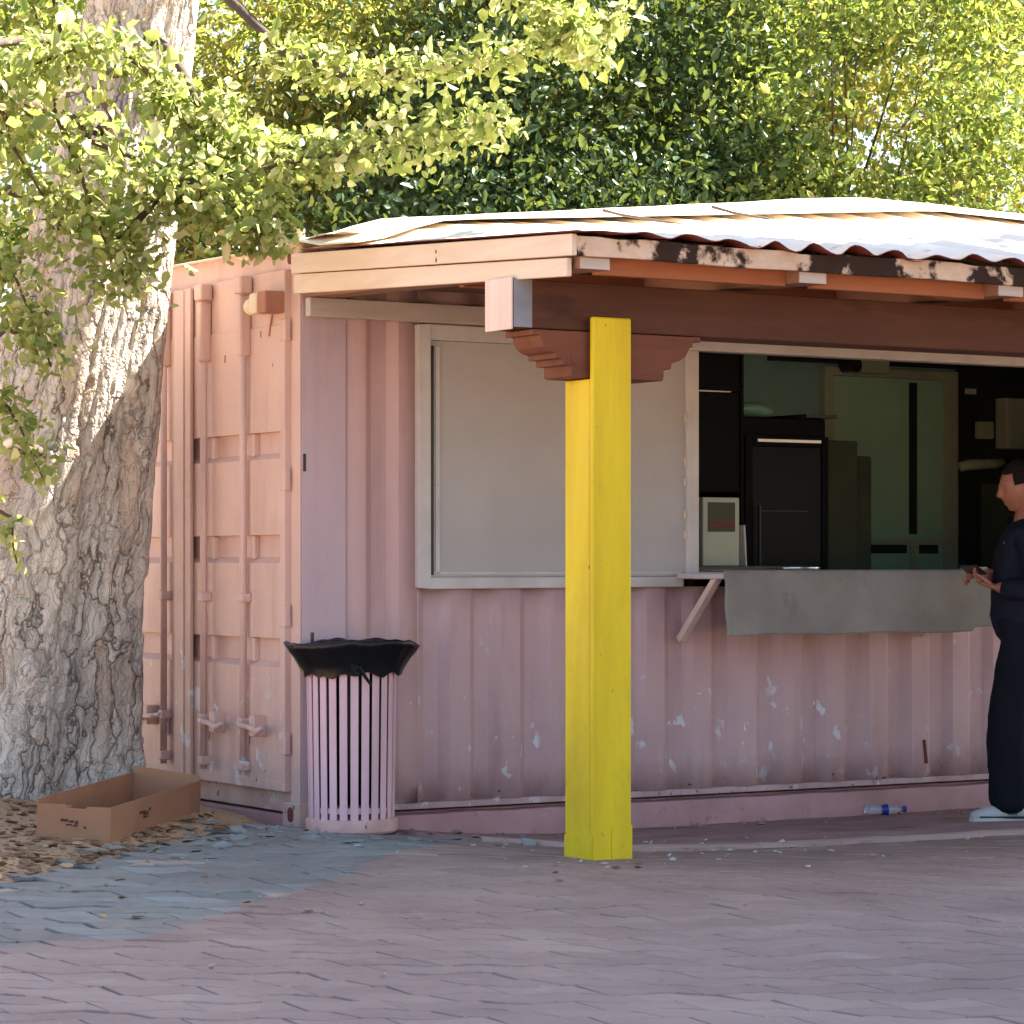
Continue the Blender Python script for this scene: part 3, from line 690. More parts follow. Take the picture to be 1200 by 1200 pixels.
# front board, weathered
mb = MB(); n = 300
for j in range(n+1):
    x = -.03+9*j/n; w_ = .006*noise.noise((x*2, 0, 0)); e = .004*noise.noise((x*9, 4, 0))-.022*max(0, noise.noise((x*3.2, 4, 7))-.1)
    mb.v += [(x, -2.325, 2.418+w_), (x, -2.30, 2.418+w_), (x, -2.30, 2.495+w_+e), (x, -2.325, 2.495+w_+e)]
for j in range(n):
    for q in range(4): a = j*4+q; b = j*4+(q+1) % 4; mb.f.append((a, a+4, b+4, b))
mb.f += [(0, 1, 2, 3), (n*4+3, n*4+2, n*4+1, n*4)]
mb.build('front_board', M['fascia_front'], can, .003)
def roofz(x, y):      # underside of the roof sheets
    zr = 2.635+.085*sstep(-.08, .42, x)+.33*min(1, max(0, x)/3.2)-.02*max(0, x-3.2)
    t = (y+2.3)/2.2
    return 2.50+(zr-2.50)*t
for i, x in enumerate((.0, 1.06, 2.12, 3.18, 4.24, 5.3, 6.36, 7.4)):
    x += .0
    y0, y1 = -2.296, -.04
    zt0, zt1 = roofz(x, y0)-.02, 2.62
    zt1 = min(2.62, roofz(x, -.1)-.02)
    MB().hexa([(x, y0, 2.372), (x+.14, y0, 2.372), (x+.14, y1, 2.44), (x, y1, 2.44), (x, y0, 2.452), (x+.14, y0, 2.452), (x+.14, y1, 2.53), (x, y1, 2.53)]).build('rafter', M['rafter'], can, .004)
    MB().box((x+.002, -2.2985, 2.374), (x+.138, -2.2965, 2.416)).build('rafter_end', M['ledger'], can)
for a in (.14, 1.20, 2.26, 3.32, 4.38, 5.44, 6.5):
    MB().box((a, -2.21, 2.365), (a+.92, -2.17, 2.48)).build('blocking', M['blocking'], can, .003)
    MB().box((a, -1.2, 2.40), (a+.92, -1.16, 2.52)).build('blocking', M['blocking'], can, .003)
MB().box((-.01, -2.28, 2.482), (9, -.2, 2.490)).build('soffit', M['beam'], can)
# corrugated roof: sheets rising from the eave to the ridge, then falling behind
def roof_sheet(xa, xb, name, seed, mat_top):
    mb = MB(); nx = int((xb-xa)/.025); ys = [-2.37, -2.2, -1.6, -1.0, -.5, -.1]
    rr = random.Random(seed); dz = rr.uniform(-.004, .006)
    for j, y in enumerate(ys):
        for i in range(nx+1):
            x = xa+(xb-xa)*i/nx
            amp = .020 if y < -2.1 else .014
            e_ = sstep(-.08, .5, x); z = roofz(x, y)+.010+.012*e_+(.15+.85*e_)*amp*(.75+.6*noise.noise((x*1.3, 0, 4)))*math.sin(2*math.pi*x/.208)+dz+.006*noise.noise((x*1.2, y, seed))
            if y < -2.3: z += .016*noise.noise((x*3.3, 0, 5))-.012*max(0, noise.noise((x*11, 0, 8)))
            mb.v.append((x, y+(.035*noise.noise((x*8, 0, seed)) if j == 0 else 0), z))
    for j in range(len(ys)-1):
        for i in range(nx): a = j*(nx+1)+i; mb.f.append((a, a+1, a+nx+2, a+nx+1))
    o = mb.build(name, [mat_top, M['roof_under']], can, auto=60)
    s2 = o.modifiers.new('thick', 'SOLIDIFY'); s2.thickness = .004; s2.offset = -1; s2.material_offset = 1; s2.material_offset_rim = 1
    return o
x = -.07
for i in range(10):
    roof_sheet(x, min(x+.88, 9.0), 'roof_sheet', i, M['roof']); x += .83
# ridge covering and the slope behind it
mb = MB(); xs = [-.065+i*.15 for i in range(61)]
for xx in xs:
    z = roofz(xx, -.1)+.045+.008*noise.noise((xx*2, 0, 1)); kink = .03*noise.noise((xx*1.1, 2, 2))
    e_ = .45+.55*sstep(-.08, .5, xx); mb.v += [(xx, -.62+kink, roofz(xx, -.62)+.062*e_), (xx, -.3, roofz(xx, -.3)+.062*e_), (xx, -.06, z+.012), (xx, .10, z-.004), (xx, 1.2, z-.5*(z-2.70)-.0), (xx, 2.5, 2.705)]
for j in range(len(xs)-1):
    for q in range(5): a = j*6+q; mb.f.append((a, a+6, a+7, a+1))
o = mb.build('ridge_cover', M['roof'], can, auto=30)
s2 = o.modifiers.new('thick', 'SOLIDIFY'); s2.thickness = .006
# torn pale sheet hanging over the corner of the container
mb = MB(); nx, ny = 26, 12
for j in range(ny+1):
    for i in range(nx+1):
        y = -.30+i*.035; t = j/ny
        x = .25-t*.285; z = ZT+.028+.8*.02*noise.noise((y*6, t*3, 0))
        drop = max(0, t-.62)/.38; lim = .045+.05*abs(noise.noise((y*5, 1, 0)))
        x = max(x, -.03); z -= drop*lim*(1 if y > -.05 else .4)
        mb.v.append((x+.006*noise.noise((y*15, t*8, 2)), y, z))
for j in range(ny):
    for i in range(nx): a = j*(nx+1)+i; mb.f.append((a, a+1, a+nx+2, a+nx+1))
o = mb.build('torn_sheet', M['roof'], smooth=True); s2 = o.modifiers.new('thick', 'SOLIDIFY'); s2.thickness = .002
tag(o, 'torn white plastic sheet over the top corner of the pink container', 'sheet')
for i, (p, lab) in enumerate((([(.98, -1.0, 2.80), (1.10, -.95, 2.86), (1.2, -1.1, 2.82), (1.3, -1.15, 2.79)], 'longer dry twig lying on the roof above the white shutter'),
                              ([(1.75, -.75, 2.90), (1.8, -.85, 2.93), (1.93, -.95, 2.89)], 'short curled dry twig farther right on the roof'))):
    q = [(a, b, roofz(a, b)+.055+c_) for (a, b, _), c_ in zip(p, (.05, .03, .01, 0))]
    tag(MB().tube(q, [.008, .007, .006, .003][:len(q)], 7).build('dry_twig', M['limb'], smooth=True), lab, 'twig', 'dry twigs on the roof')

# wall light on the door end
lt = thing('wall_light', 'small box wall light with a round white bulb at the top of the pink doors', 'light', (0, 0, 0))
MB().box((-.135, .085, 2.375), (-.032, .17, 2.475)).build('junction_box', M['lampbrown'], lt, .008)
MB().box((-.145, .16, 2.375), (-.06, .235, 2.47)).build('lamp_holder', M['lampwhite'], lt, .012)
MB().ell((-.105, .27, 2.415), (.04, .05, .04), 10).build('bulb', M['lampwhite'], lt, smooth=True)
MB().tube([(-.04, .20, 2.375), (-.033, .23, 2.33), (-.034, .24, 2.28)], .005, 6).build('wire', M['lampbrown'], lt)

# ------------------------------------------------------------------ litter bin
bxx, byy = .075, -.345; bz = G(bxx, byy)+.004
bn = thing('litter_bin', 'round litter bin of pale pink vertical slats on a concrete ring', 'litter bin', (bxx, byy, bz)); bn.scale = (1, 1, 1.025)
mb = MB().lathe([(.0, 0), (.195, 0), (.205, .01), (.206, .05), (.198, .062), (.17, .064), (0, .064)], seg=40)
mb.v = [(x*(1+.015*noise.noise((x*8, y*8, z*20))), y*(1+.015*noise.noise((x*8, y*8, z*20+4))), z) for x, y, z in mb.v]
mb.build('base_ring', M['binbase'], bn, auto=40)
N = 25
for i in range(N):
    a = 2*math.pi*i/N; m_ = Matrix.Rotation(a, 4, 'Z')
    lean = .010
    mb = MB(); hx = [(.184, -.0172, .055), (.190, -.0172, .055), (.190, .0172, .055), (.184, .0172, .055), (.184+lean, -.0172, .72), (.190+lean, -.0172, .72), (.190+lean, .0172, .72), (.184+lean, .0172, .72)]
    mb.hexa([m_ @ Vector(p) for p in hx]); mb.build('slat', M['binpink'], bn, .0015)
for z in (.10, .70):
    MB().lathe([(.180, z-.012), (.183, z-.012), (.183, z+.012), (.180, z+.012), (.180, z-.012)], seg=36).build('hoop', M['binpink'], bn)
# liner with its wide folded rim
lin = thing('bin_bag', 'black bin bag folded over the rim of the slatted litter bin', 'bag', (bxx, byy, bz)); lin.scale = (.99, .99, 1.065)
mb = MB(); seg = 96; prof = [(.150, .12, 0), (.168, .30, 0), (.170, .55, 0), (.176, .70, 0), (.185, .745, .3), (.215, .775, .8), (.25, .795, 1), (.262, .79, 1), (.250, .765, .9), (.235, .735, .7), (.222, .70, .5), (.216, .68, .4), (.214, .655, .3)]
for r_, z, wv in prof:
    for j in range(seg):
        q = 2*math.pi*j/seg; c, s = math.cos(q), math.sin(q)
        # image left/right direction gets the long lips
        side = c*rv.x+s*rv.y
        rr_ = r_+wv*(.045*abs(side)**3+.012*noise.noise((c*1.6, s*1.6, z*3))+.004*noise.noise((c*7, s*7, z*5)))
        zz = z+wv*(.022*noise.noise((c*1.6, s*1.6, 3))-.012*abs(side)**2+.008*noise.noise((c*6, s*6, 1))+.018*(1 if side < -.3 and 0 else 0))
        if wv == .3 and z < .7: zz += .03*noise.noise((c*3, s*3, 8))
        mb.v.append((rr_*c, rr_*s, zz))
for i in range(len(prof)-1):
    for j in range(seg): k2 = (j+1) % seg; mb.f.append((i*seg+j, i*seg+k2, (i+1)*seg+k2, (i+1)*seg+j))
mb.f.append(tuple(range(seg-1, -1, -1)))
mb.build('liner', M['bag'], lin, smooth=True)
t0 = -dv*.222+rv*.04
MB().hexa([(t0.x-.02, t0.y-.01, .66), (t0.x+.015, t0.y-.018, .66), (t0.x+.015, t0.y-.014, .665), (t0.x-.02, t0.y-.006, .665), (t0.x-.03, t0.y+.01, .70), (t0.x+.02, t0.y, .70), (t0.x+.02, t0.y+.006, .70), (t0.x-.03, t0.y+.014, .70)]).build('knot', M['bag'], lin, .003)
tl = [Vector((t0.x, t0.y-.012, .69))+rv*(.018*i)+Vector((0, 0, -.026*i)) for i in range(4)]
MB().tube(tl, [.012, .010, .008, .004], 6).build('tie_end', M['bag'], lin)
hk = (-rv*.175)
MB().tube([(hk.x, hk.y, .78), (hk.x, hk.y, .86)], .009, 8).build('bag_hook', M['dark'], bn)

# ------------------------------------------------------------------ cardboard tray
A = R(45); boxo = thing('cardboard_box', 'open brown cardboard tray box lying between the tree trunk and the pink doors', 'box', (-1.125, -.43, G(-1.125, -.43)-.004), A)
boxo.rotation_euler = (R(2.2), R(-1.6), A)
L_, W_, H_ = 1.14, .33, .168; T = .006
MB().box((0, 0, 0), (L_, W_, T)).build('base', M['card'], boxo)
MB().box((0, 0, T), (L_, T, H_)).build('long_side', M['card'], boxo, .001)
MB().box((0, W_-T, T), (L_, W_, H_+.02)).build('long_side', M['card'], boxo, .001)
fp = [(T, T), (W_-T, T), (W_-T, H_), (W_*.62, H_+.004), (W_*.60, H_-.012), (W_*.34, H_-.012), (W_*.32, H_-.002), (T, H_)]
MB().prism(fp, 'x', 0, T).build('end_panel', M['card'], boxo)
MB().prism([(T, T), (W_-T, T), (W_-T, H_+.05), (T, H_+.02)], 'x', L_-T, L_).build('end_panel', M['card'], boxo)
MB().box((T, T+.002, H_-.018), (.09, W_*.32, H_-.012)).box((T, W_*.62, H_-.018), (.09, W_-T-.002, H_-.012)).build('flap', M['card'], boxo)
# printed marks
def text(s, size, mat, parent, M4, name='printed_words', ext=.0006):
    cu_ = bpy.data.curves.new(name, 'FONT'); cu_.body = s; cu_.size = size; cu_.extrude = ext; cu_.align_x = 'CENTER'; cu_.align_y = 'CENTER'
    ob = bpy.data.objects.new(name, cu_); COL.objects.link(ob)
    dg = bpy.context.evaluated_depsgraph_get(); me = bpy.data.meshes.new_from_object(ob.evaluated_get(dg)); bpy.data.objects.remove(ob)
    me.materials.clear(); me.materials.append(mat)
    o = bpy.data.objects.new(name, me); COL.objects.link(o); o.parent = parent; o.matrix_local = M4; return o
def smudge(pts, to):      # blurred print: short bars of ink on the carton
    for (u, v, w_, h_) in pts:
        a, b = to(u-w_/2, v-h_/2), to(u+w_/2, v+h_/2)
        lo = tuple(min(p, q) for p, q in zip(a, b)); hi = tuple(max(p, q) for p, q in zip(a, b))
        MB().box(lo, tuple(max(h, l+.0008) for h, l in zip(hi, lo))).build('print_mark', M['ink'], boxo)
smudge([(-.040, .012, .034, .012), (-.008, .008, .022, .010), (.014, .004, .014, .016), (-.020, -.006, .028, .007), (.008, -.009, .020, .007), (.052, -.014, .012, .009)], lambda u, v: (-.0012, W_*.50-u, H_*.55+v))
smudge([(-.05, .010, .05, .012), (-.012, .004, .03, .022), (.022, .0, .026, .014), (.052, .014, .022, .014), (.0, -.014, .06, .008)], lambda u, v: (.42+u, -.0012, H_*.58+v))

# ------------------------------------------------------------------ crushed bottle and litter on the ground
bt = thing('plastic_bottle', 'crushed clear plastic bottle with a blue cap by the foot of the pink wall', 'bottle', (3.20, -.22, G(3.2, -.22)+.052), R(-25))
mb = MB().tube([(-.10, 0, 0), (-.095, 0, 0), (-.05, 0, .002), (0, 0, -.006), (.03, 0, .0), (.06, 0, 0), (.085, 0, 0), (.10, 0, 0)], [.026, .031, .030, .022, .029, .028, .013, .012], 14)
mb.v = [(x, y+.006*noise.noise((x*40, y*40, z*40)), z*.85) for x, y, z in mb.v]
mb.build('body', M['bottle'], bt, smooth=True)
MB().tube([(.100, 0, 0), (.118, 0, 0)], .015, 12).build('cap', M['blue'], bt)
MB().tube([(-.01, 0, -.003), (.022, 0, -.001)], [.0245, .0295], 14, False).build('label_band', M['blue'], bt)
def scatter(name, n, fn, mat, size, flat, lab, cat, seed, big=1.6):
    rr = random.Random(seed); mb = MB(); c = 0
    while c < n:
        x, y = fn(rr)
        if x > -.0 and y > -.02: continue
        e = y-(.79*x+.21); z = G(x, y)+(.02 if inpoly(x, y, APRON) else (-.026+.055*sstep(-.05, .35, e) if e > .12 and name == 'leaf_litter' else .004))
        s = size*rr.uniform(.5, big); a = rr.uniform(0, 6.28); m_ = Matrix.Translation((x, y, z+flat*.5*s)) @ Matrix.Rotation(a, 4, 'Z') @ Matrix.Rotation(rr.gauss(0, .3), 4, 'X')
        pts = []; k2 = rr.randint(4, 6)
        for q in range(k2): t = 6.283*q/k2+rr.uniform(-.3, .3); pts.append((s*math.cos(t)*rr.uniform(.6, 1.1), s*.7*math.sin(t)*rr.uniform(.6, 1.1)))
        top = [m_ @ Vector((u, v, flat*s*.5)) for u, v in pts]; bot = [m_ @ Vector((u, v, -flat*s*.5)) for u, v in pts]
        mb.add(top+bot, [tuple(range(k2)), tuple(range(2*k2-1, k2-1, -1))]+[(i, i+k2, (i+1) % k2+k2, (i+1) % k2) for i in range(k2)]); c += 1
    o = mb.build(name, mat); tag(o, lab, cat, kind='stuff'); return o
scatter('debris', 60, lambda r_: (r_.gauss(.8, .5), r_.gauss(-1.75, .35)), M['shoe'], .012, .3, 'scattered white paint crumbs around the foot of the yellow post', 'debris', 5)
scatter('debris', 40, lambda r_: (r_.uniform(-.5, 5), r_.uniform(-.5, -.06)-.05), M['concrete'], .016, .5, 'small crumbs of concrete along the foot of the wall', 'debris', 6)
scatter('pebbles', 60, lambda r_: (r_.uniform(-2.5, 4.5), r_.uniform(-5, -.7)), M['footing'], .010, .5, 'loose little stones scattered over the pink pavers', 'pebbles', 8)
scatter('leaf_litter', 1100, lambda r_: ((lambda x: (x, .79*x+.21+r_.uniform(.0, 1.3)+r_.gauss(0, .06)))(r_.uniform(-3.6, -.3))), M['litter'], .026, .12, 'dry brown leaves covering the soil at the foot of the tree', 'leaf litter', 9)
scatter('leaf_litter', 60, lambda r_: (r_.uniform(-2.6, .4), r_.uniform(-2.8, -.3)), M['litter'], .018, .12, 'few dry leaves scattered over the blue grey pavers', 'leaf litter', 10)
scatter('paver_shards', 60, lambda r_: (r_.gauss(-.5, .55), r_.gauss(-.62, .28)), plain('broken grey paver', hexl(150, 150, 144), hexl(118, 122, 120), 9, .85, .3, 40), .038, .12, 'broken grey paver shards near the pink doors and litter bin', 'rubble', 12)

# ------------------------------------------------------------------ leaves
def leaf_arrays(C, size, spread_up=.4, aspect=.5, seed=0, droop=0.):
    g = np.random.default_rng(seed); n = len(C)
    ax = g.normal(size=(n, 3)); ax[:, 2] -= droop; ax /= np.linalg.norm(ax, axis=1)[:, None]
    up = g.normal(size=(n, 3)); up[:, 2] += spread_up; sd = np.cross(ax, up); sd /= np.linalg.norm(sd, axis=1)[:, None]+1e-9
    nm = np.cross(sd, ax); L = size*np.clip(g.lognormal(-.05, .38, (n, 1)), .35, 1.9); W = L*aspect*.5
    f = nm*L*g.uniform(.04, .2, (n, 1))
    v = np.stack([C, C+ax*L*.32+sd*W+f, C+ax*L*.72+sd*W*.72+f, C+ax*L, C+ax*L*.72-sd*W*.72+f, C+ax*L*.32-sd*W+f], 1)
    return v.reshape(-1, 3)
def leaf_mesh(name, V, mat, parent):
    n = len(V)//6; me = bpy.data.meshes.new(name)
    idx = (np.arange(n)[:, None]*6+np.array([0, 1, 2, 3, 0, 3, 4, 5])[None]).reshape(-1).astype(np.int32)
    me.vertices.add(n*6); me.vertices.foreach_set('co', V.astype(np.float32).reshape(-1))
    me.loops.add(len(idx)); me.loops.foreach_set('vertex_index', idx)
    me.polygons.add(n*2); me.polygons.foreach_set('loop_start', np.arange(0, n*8, 4, dtype=np.int32)); me.polygons.foreach_set('loop_total', np.full(n*2, 4, dtype=np.int32))
    me.update(calc_edges=True); me.materials.append(mat)
    o = bpy.data.objects.new(name, me); COL.objects.link(o)
    if parent: o.parent = parent
    return o
def crown_tree(name, label, base, top, crad, crown_c, nclump, nleaf, size, mat, trunk_r, seed, weep=0., clr=.38, group='trees behind the container', aspect=.5, hollow=.35, zmin=None):
    g = np.random.default_rng(seed); rr = random.Random(seed)
    t = thing(name, label, 'tree', base, 0, group); B = Vector(base); cc = Vector(crown_c)-B
    tp = Vector(top)-B; pts = [Vector((0, 0, -.1))]
    for i in range(1, 7): f = i/6; pts.append(Vector((tp.x*f+.12*math.sin(f*5+seed), tp.y*f+.1*math.cos(f*4+seed)-.1, tp.z*f)))
    MB().tube(pts, [trunk_r*(1.25-.75*i/6) for i in range(7)], 12).build('trunk', M['limb'], t, smooth=True)
    cl = []
    while len(cl) < nclump:
        p = g.normal(size=3); p /= np.linalg.norm(p); p *= g.uniform(hollow, 1)**.6
        q = Vector((p[0]*crad[0], p[1]*crad[1], p[2]*crad[2]))+cc
        if zmin is not None and q.z+B.z < zmin: continue
        cl.append(q)
    lb = MB()
    for q in cl[:9]:
        s = pts[rr.randint(3, 6)]; m1 = s.lerp(q, .5)+Vector((0, 0, .15)); lb.tube([s, m1, q], [trunk_r*.14, trunk_r*.07, .006], 6)
    lb.build('limbs', M['limb'], t, smooth=True)
    per = nleaf//nclump; Cs = []
    for q in cl:
        c = g.normal(size=(per, 3))*np.array([clr, clr, clr*.62])*g.uniform(.6, 1.25)
        if weep: c[:, 2] -= np.abs(g.normal(size=per))*weep; c[:, :2] *= .7
        Cs.append(c+np.array(q))
    V = leaf_arrays(np.concatenate(Cs), size, .5, aspect, seed, weep)
    leaf_mesh('crown', V, mat, t); return t
if True:
    crown_tree('ficus_tree', 'dense dark green tree behind the roof just right of the yellow post', (4.9, 5.0, 0), (4.9, 5.0, 3.6), (1.7, 1.5, 2.2), (4.75, 4.9, 4.1), 120, 50000, .06, M['leaf_dark'], .16, 21, clr=.34)
    crown_tree('bushy_tree', 'bright bushy tree above the right half of the roof', (6.6, 4.4, 0), (6.6, 4.4, 3.8), (1.6, 1.3, 2.2), (6.5, 4.2, 4.3), 105, 50000, .055, M['leaf_mid'], .09, 22, clr=.27)
    crown_tree('weeping_tree', 'yellow green tree with hanging twigs right of the big trunk', (4.2, 7.0, 0), (4.2, 7.0, 5.0), (2.1, 1.8, 2.4), (4.0, 6.8, 5.2), 80, 34000, .085, M['leaf_yel'], .2, 23, weep=.38, aspect=.3, clr=.26)
    crown_tree('shady_tree', 'mid green tree filling the gap behind the big trunk', (2.6, 8.2, 0), (2.6, 8.2, 5), (2.2, 1.9, 2.8), (2.5, 8.0, 4.6), 70, 28000, .075, M['leaf_mid'], .2, 24, clr=.28)
    crown_tree('low_bush_tree', 'low dark bushy tree just behind the container roof left of the post', (3.2, 4.6, 0), (3.2, 4.6, 2.8), (1.6, 1.1, 1.0), (3.6, 4.8, 3.1), 60, 26000, .06, M['leaf_dark'], .12, 25)
    crown_tree('tall_tree', 'tall sunlit tree at the top right corner of the picture', (9.4, 6.2, 0), (9.4, 6.2, 5.5), (2.4, 2.0, 3.0), (9.1, 6.0, 5.4), 95, 42000, .065, M['leaf_yel'], .16, 26, clr=.29)
    crown_tree('tall_tree', 'tall loose tree far behind the middle of the roof', (7.6, 9.6, 0), (7.6, 9.6, 5.5), (3.0, 2.2, 3.4), (7.6, 9.4, 5.6), 90, 40000, .075, M['leaf_mid'], .2, 27, clr=.36)
    crown_tree('tall_tree', 'tall loose tree far behind the weeping tree', (5.4, 12.5, 0), (5.4, 12.5, 5.5), (3.4, 2.2, 3.6), (5.4, 12.3, 5.4), 70, 22000, .10, M['leaf_yel'], .26, 28, clr=.34)
    # unseen trees added beyond the frame to throw shade over the paving
    for i, (x, y, zc, rx, ry, rz) in enumerate(((6.6, -6.75, 8.2, 3.5, 3.2, 5.0), (9.6, -7.35, 12.0, 3.4, 3.6, 4.4), (8.2, -10.2, 7.0, 3.4, 3.2, 4.2), (14.0, -7.5, 12.5, 4.0, 4.5, 4.8), (12.0, -12.5, 8.5, 4.0, 3.6, 5.0))):
        crown_tree('added_shade_tree', 'large unseen shade tree added beyond the right edge of the picture', (x, y, 0), (x, y, zc-.5), (rx, ry, rz), (x, y-.1, zc), 170, 42000, .26, M['leaf_dark'], .3, 40+i, clr=.6, group='unseen added shade trees', aspect=.7, hollow=.05)

# ------------------------------------------------------------------ the big old tree at the left
big = thing('old_tree', 'huge old tree with pale flaking bark and leafy boughs left of the pink container', 'tree', (-1.32, .70, .1))
OB = Vector((-1.32, .70, .1))
def axis_pt(z):      # trunk centre line and radius, in world space
    lat = -2.50+.26*z if z < 3.2 else -1.668-.02*(z-3.2)
    rad = .70-.155*z if z < 2.4 else .328-.012*(z-2.4)
    rad = max(rad, .2); rad += .20*math.exp(-z/.22)
    rad = .70*math.exp(-z*.25)
    right = {0: -1.70}
    edge = -1.73+.075*z+.022*max(0, z-1)*1.0
    lat = edge-rad
    return Vector((-6.0774, -11.5318, 0))+dv*13.5+rv*lat*(13.5/12.95), rad
mb = MB(); nz, ns = 400, 230; H = 8.2
for j in range(nz+1):
    z = -.1+H*j/nz; c, rad = axis_pt(z)
    for i in range(ns):
        q = 2*math.pi*i/ns; cx_, sx_ = math.cos(q), math.sin(q)
        lob = .05*math.exp(-max(z, 0)/.5)*math.cos(5*q+.8)+.035*math.cos(3*q+z*.8)*rad/.7
        tw = q+z*.12
        p1 = noise.noise((math.cos(tw)*3.2, math.sin(tw)*3.2, z*.9))
        ridge = 1-abs(noise.noise((math.cos(tw)*7.5*rad/.6, math.sin(tw)*7.5*rad/.6, z*1.25+5)))*2.2
        ridge2 = 1-abs(noise.noise((math.cos(tw)*16*rad/.6, math.sin(tw)*16*rad/.6, z*2.6+9)))*2.2
        fine = noise.noise((math.cos(tw)*34*rad, math.sin(tw)*34*rad, z*7))
        flake = noise.cell((math.cos(tw)*9+.6*p1, math.sin(tw)*9, z*3.2+p1*2))
        dd = .020*p1-.030*max(0, ridge-.6)-.016*max(0, ridge2-.55)+.005*fine+.011*flake
        sq = (abs(cx_)**1.35+abs(sx_)**1.35)**(-1/1.35); rr_ = rad*sq+lob+dd
        flare = .11*math.exp(-max(z, 0)/.2)*(.4+.6*max(0, math.cos(5*q+.8)))
        rr_ += flare
        d3 = rv*cx_-dv*sx_*.8
        p = c+d3*rr_; mb.v.append((p.x-OB.x, p.y-OB.y, z+.02*p1-OB.z+.05))
for j in range(nz):
    for i in range(ns): k2 = (i+1) % ns; mb.f.append((j*ns+i, j*ns+k2, (j+1)*ns+k2, (j+1)*ns+i))
mb.build('trunk', M['bark'], big, smooth=True)
rr = random.Random(4)
sprays = [
 ([(-1.127,-.357,2.533),(-.914,-.49,2.802),(-.487,-.757,2.91),(-.061,-1.023,3.017),(.304,-1.251,3.107)], .13, 1500),
 ([(-.349,-.49,3.448),(-.13,-.626,3.356),(.182,-.821,3.374),(.556,-1.055,3.44),(.915,-1.279,3.613)], .07, 900),
 ([(-1.748,-.205,3.076),(-1.448,-.392,3.306),(-1.164,-.57,3.412)], .11, 600),
 ([(-1.228,-.412,3.02),(-.866,-.638,2.825),(-.624,-.789,2.629)], .13, 520),
 ([(.317,-1.023,3.868),(.564,-1.178,3.612),(.75,-1.294,3.393)], .10, 700),
 ([(-1.808,-.168,2.688),(-1.508,-.355,2.405),(-1.388,-.43,2.052)], .12, 560),
 ([(-1.748,-.205,2.087),(-1.538,-.336,1.876),(-1.418,-.411,1.593)], .09, 260),
 ([(-1.349,-.336,3.163),(-1.198,-.431,2.7),(-1.077,-.506,2.379)], .14, 600),
 ([(-.994,-.322,3.412),(-.84,-.418,3.195),(-.656,-.533,2.941)], .085, 500),
 ([(-.748,-.476,3.195),(-.564,-.591,3.014),(-.165,-.84,2.96)], .09, 700),
 ([(-1.651,-.148,1.596),(-1.5,-.242,1.418),(-1.47,-.261,1.24)], .05, 50),
 ([(-1.70,-.30,3.35),(-1.50,-.36,2.95),(-1.35,-.42,2.62)], .14, 450),
 ([(-.80,-.55,2.90),(-.62,-.64,2.70),(-.52,-.72,2.60)], .12, 480),
]
g = np.random.default_rng(5); Cs = []
bough = MB()
for pts, sp, n in sprays:
    P3 = [Vector(p)-OB for p in pts]
    zs = max(1.3, pts[0][2]+(.15 if pts[0][0] < -.9 else .5)); c0, r0 = axis_pt(zs); start = c0-OB; start.z = zs-OB.z
    mid = start.lerp(P3[0], .6)+Vector((0, 0, .12))
    q0 = [start, mid]+P3; fine = []
    for a, b in zip(q0, q0[1:]):
        for f in (0, .33, .66): fine.append(a.lerp(b, f)+Vector(noise.noise_vector((a.x*5+f*2, a.z*3, f)))*.03)
    fine.append(q0[-1]); bough.tube(fine, [max(.004, .032*(1-i/len(fine))**1.2) for i in range(len(fine))], 7)
    seg = []
    for _ in range(int(n*1.3)):
        t = g.uniform(0, len(P3)-1); i = min(int(t), len(P3)-2); p = P3[i].lerp(P3[i+1], t-i)
        tw = max(.35, 1-.5*t/(len(P3)-1))
        seg.append((p.x+g.normal()*sp*tw, p.y+g.normal()*sp*tw, p.z+g.normal()*sp*.75*tw))
    Cs.append(np.array(seg))
bough.build('boughs', M['limb'], big, smooth=True)
leaf_mesh('hanging_leaves', leaf_arrays(np.concatenate(Cs), .046, .5, .62, 6, .3), M['leaf_pale'], big)
# upper crown, above the picture
Cs = []
for _ in range(90):
    p = g.normal(size=3); p /= np.linalg.norm(p); p *= g.uniform(.35, 1)**.5
    q = np.array([p[0]*1.5-.9, p[1]*1.3+.3, p[2]*1.3+7.4])
    Cs.append(q+g.normal(size=(170, 3))*np.array([.34, .34, .2]))
leaf_mesh('crown', leaf_arrays(np.concatenate(Cs), .075, .5, .6, 7, .2), M['leaf_mid'], big)
# slim pale stem behind it at the left
st = thing('young_tree', 'slim pale stem rising behind the old tree at the top left corner', 'tree', (-1.55, 1.9, .05), 0)
MB().tube([(0, 0, -.1), (.02, 0, 1.5), (-.03, 0, 3), (0, 0, 4.4), (.1, 0, 5.2)], [.07, .06, .055, .05, .03], 12).build('trunk', plain('pale stem bark', hexl(170, 160, 110), hexl(140, 132, 90), 5, .8, .4, 30), st, smooth=True)
leaf_mesh('crown', leaf_arrays(g.normal(size=(2600, 3))*np.array([.55, .5, .55])+np.array([.1, 0, 4.9]), .07, .5, .55, 9, .2), M['leaf_mid'], st)

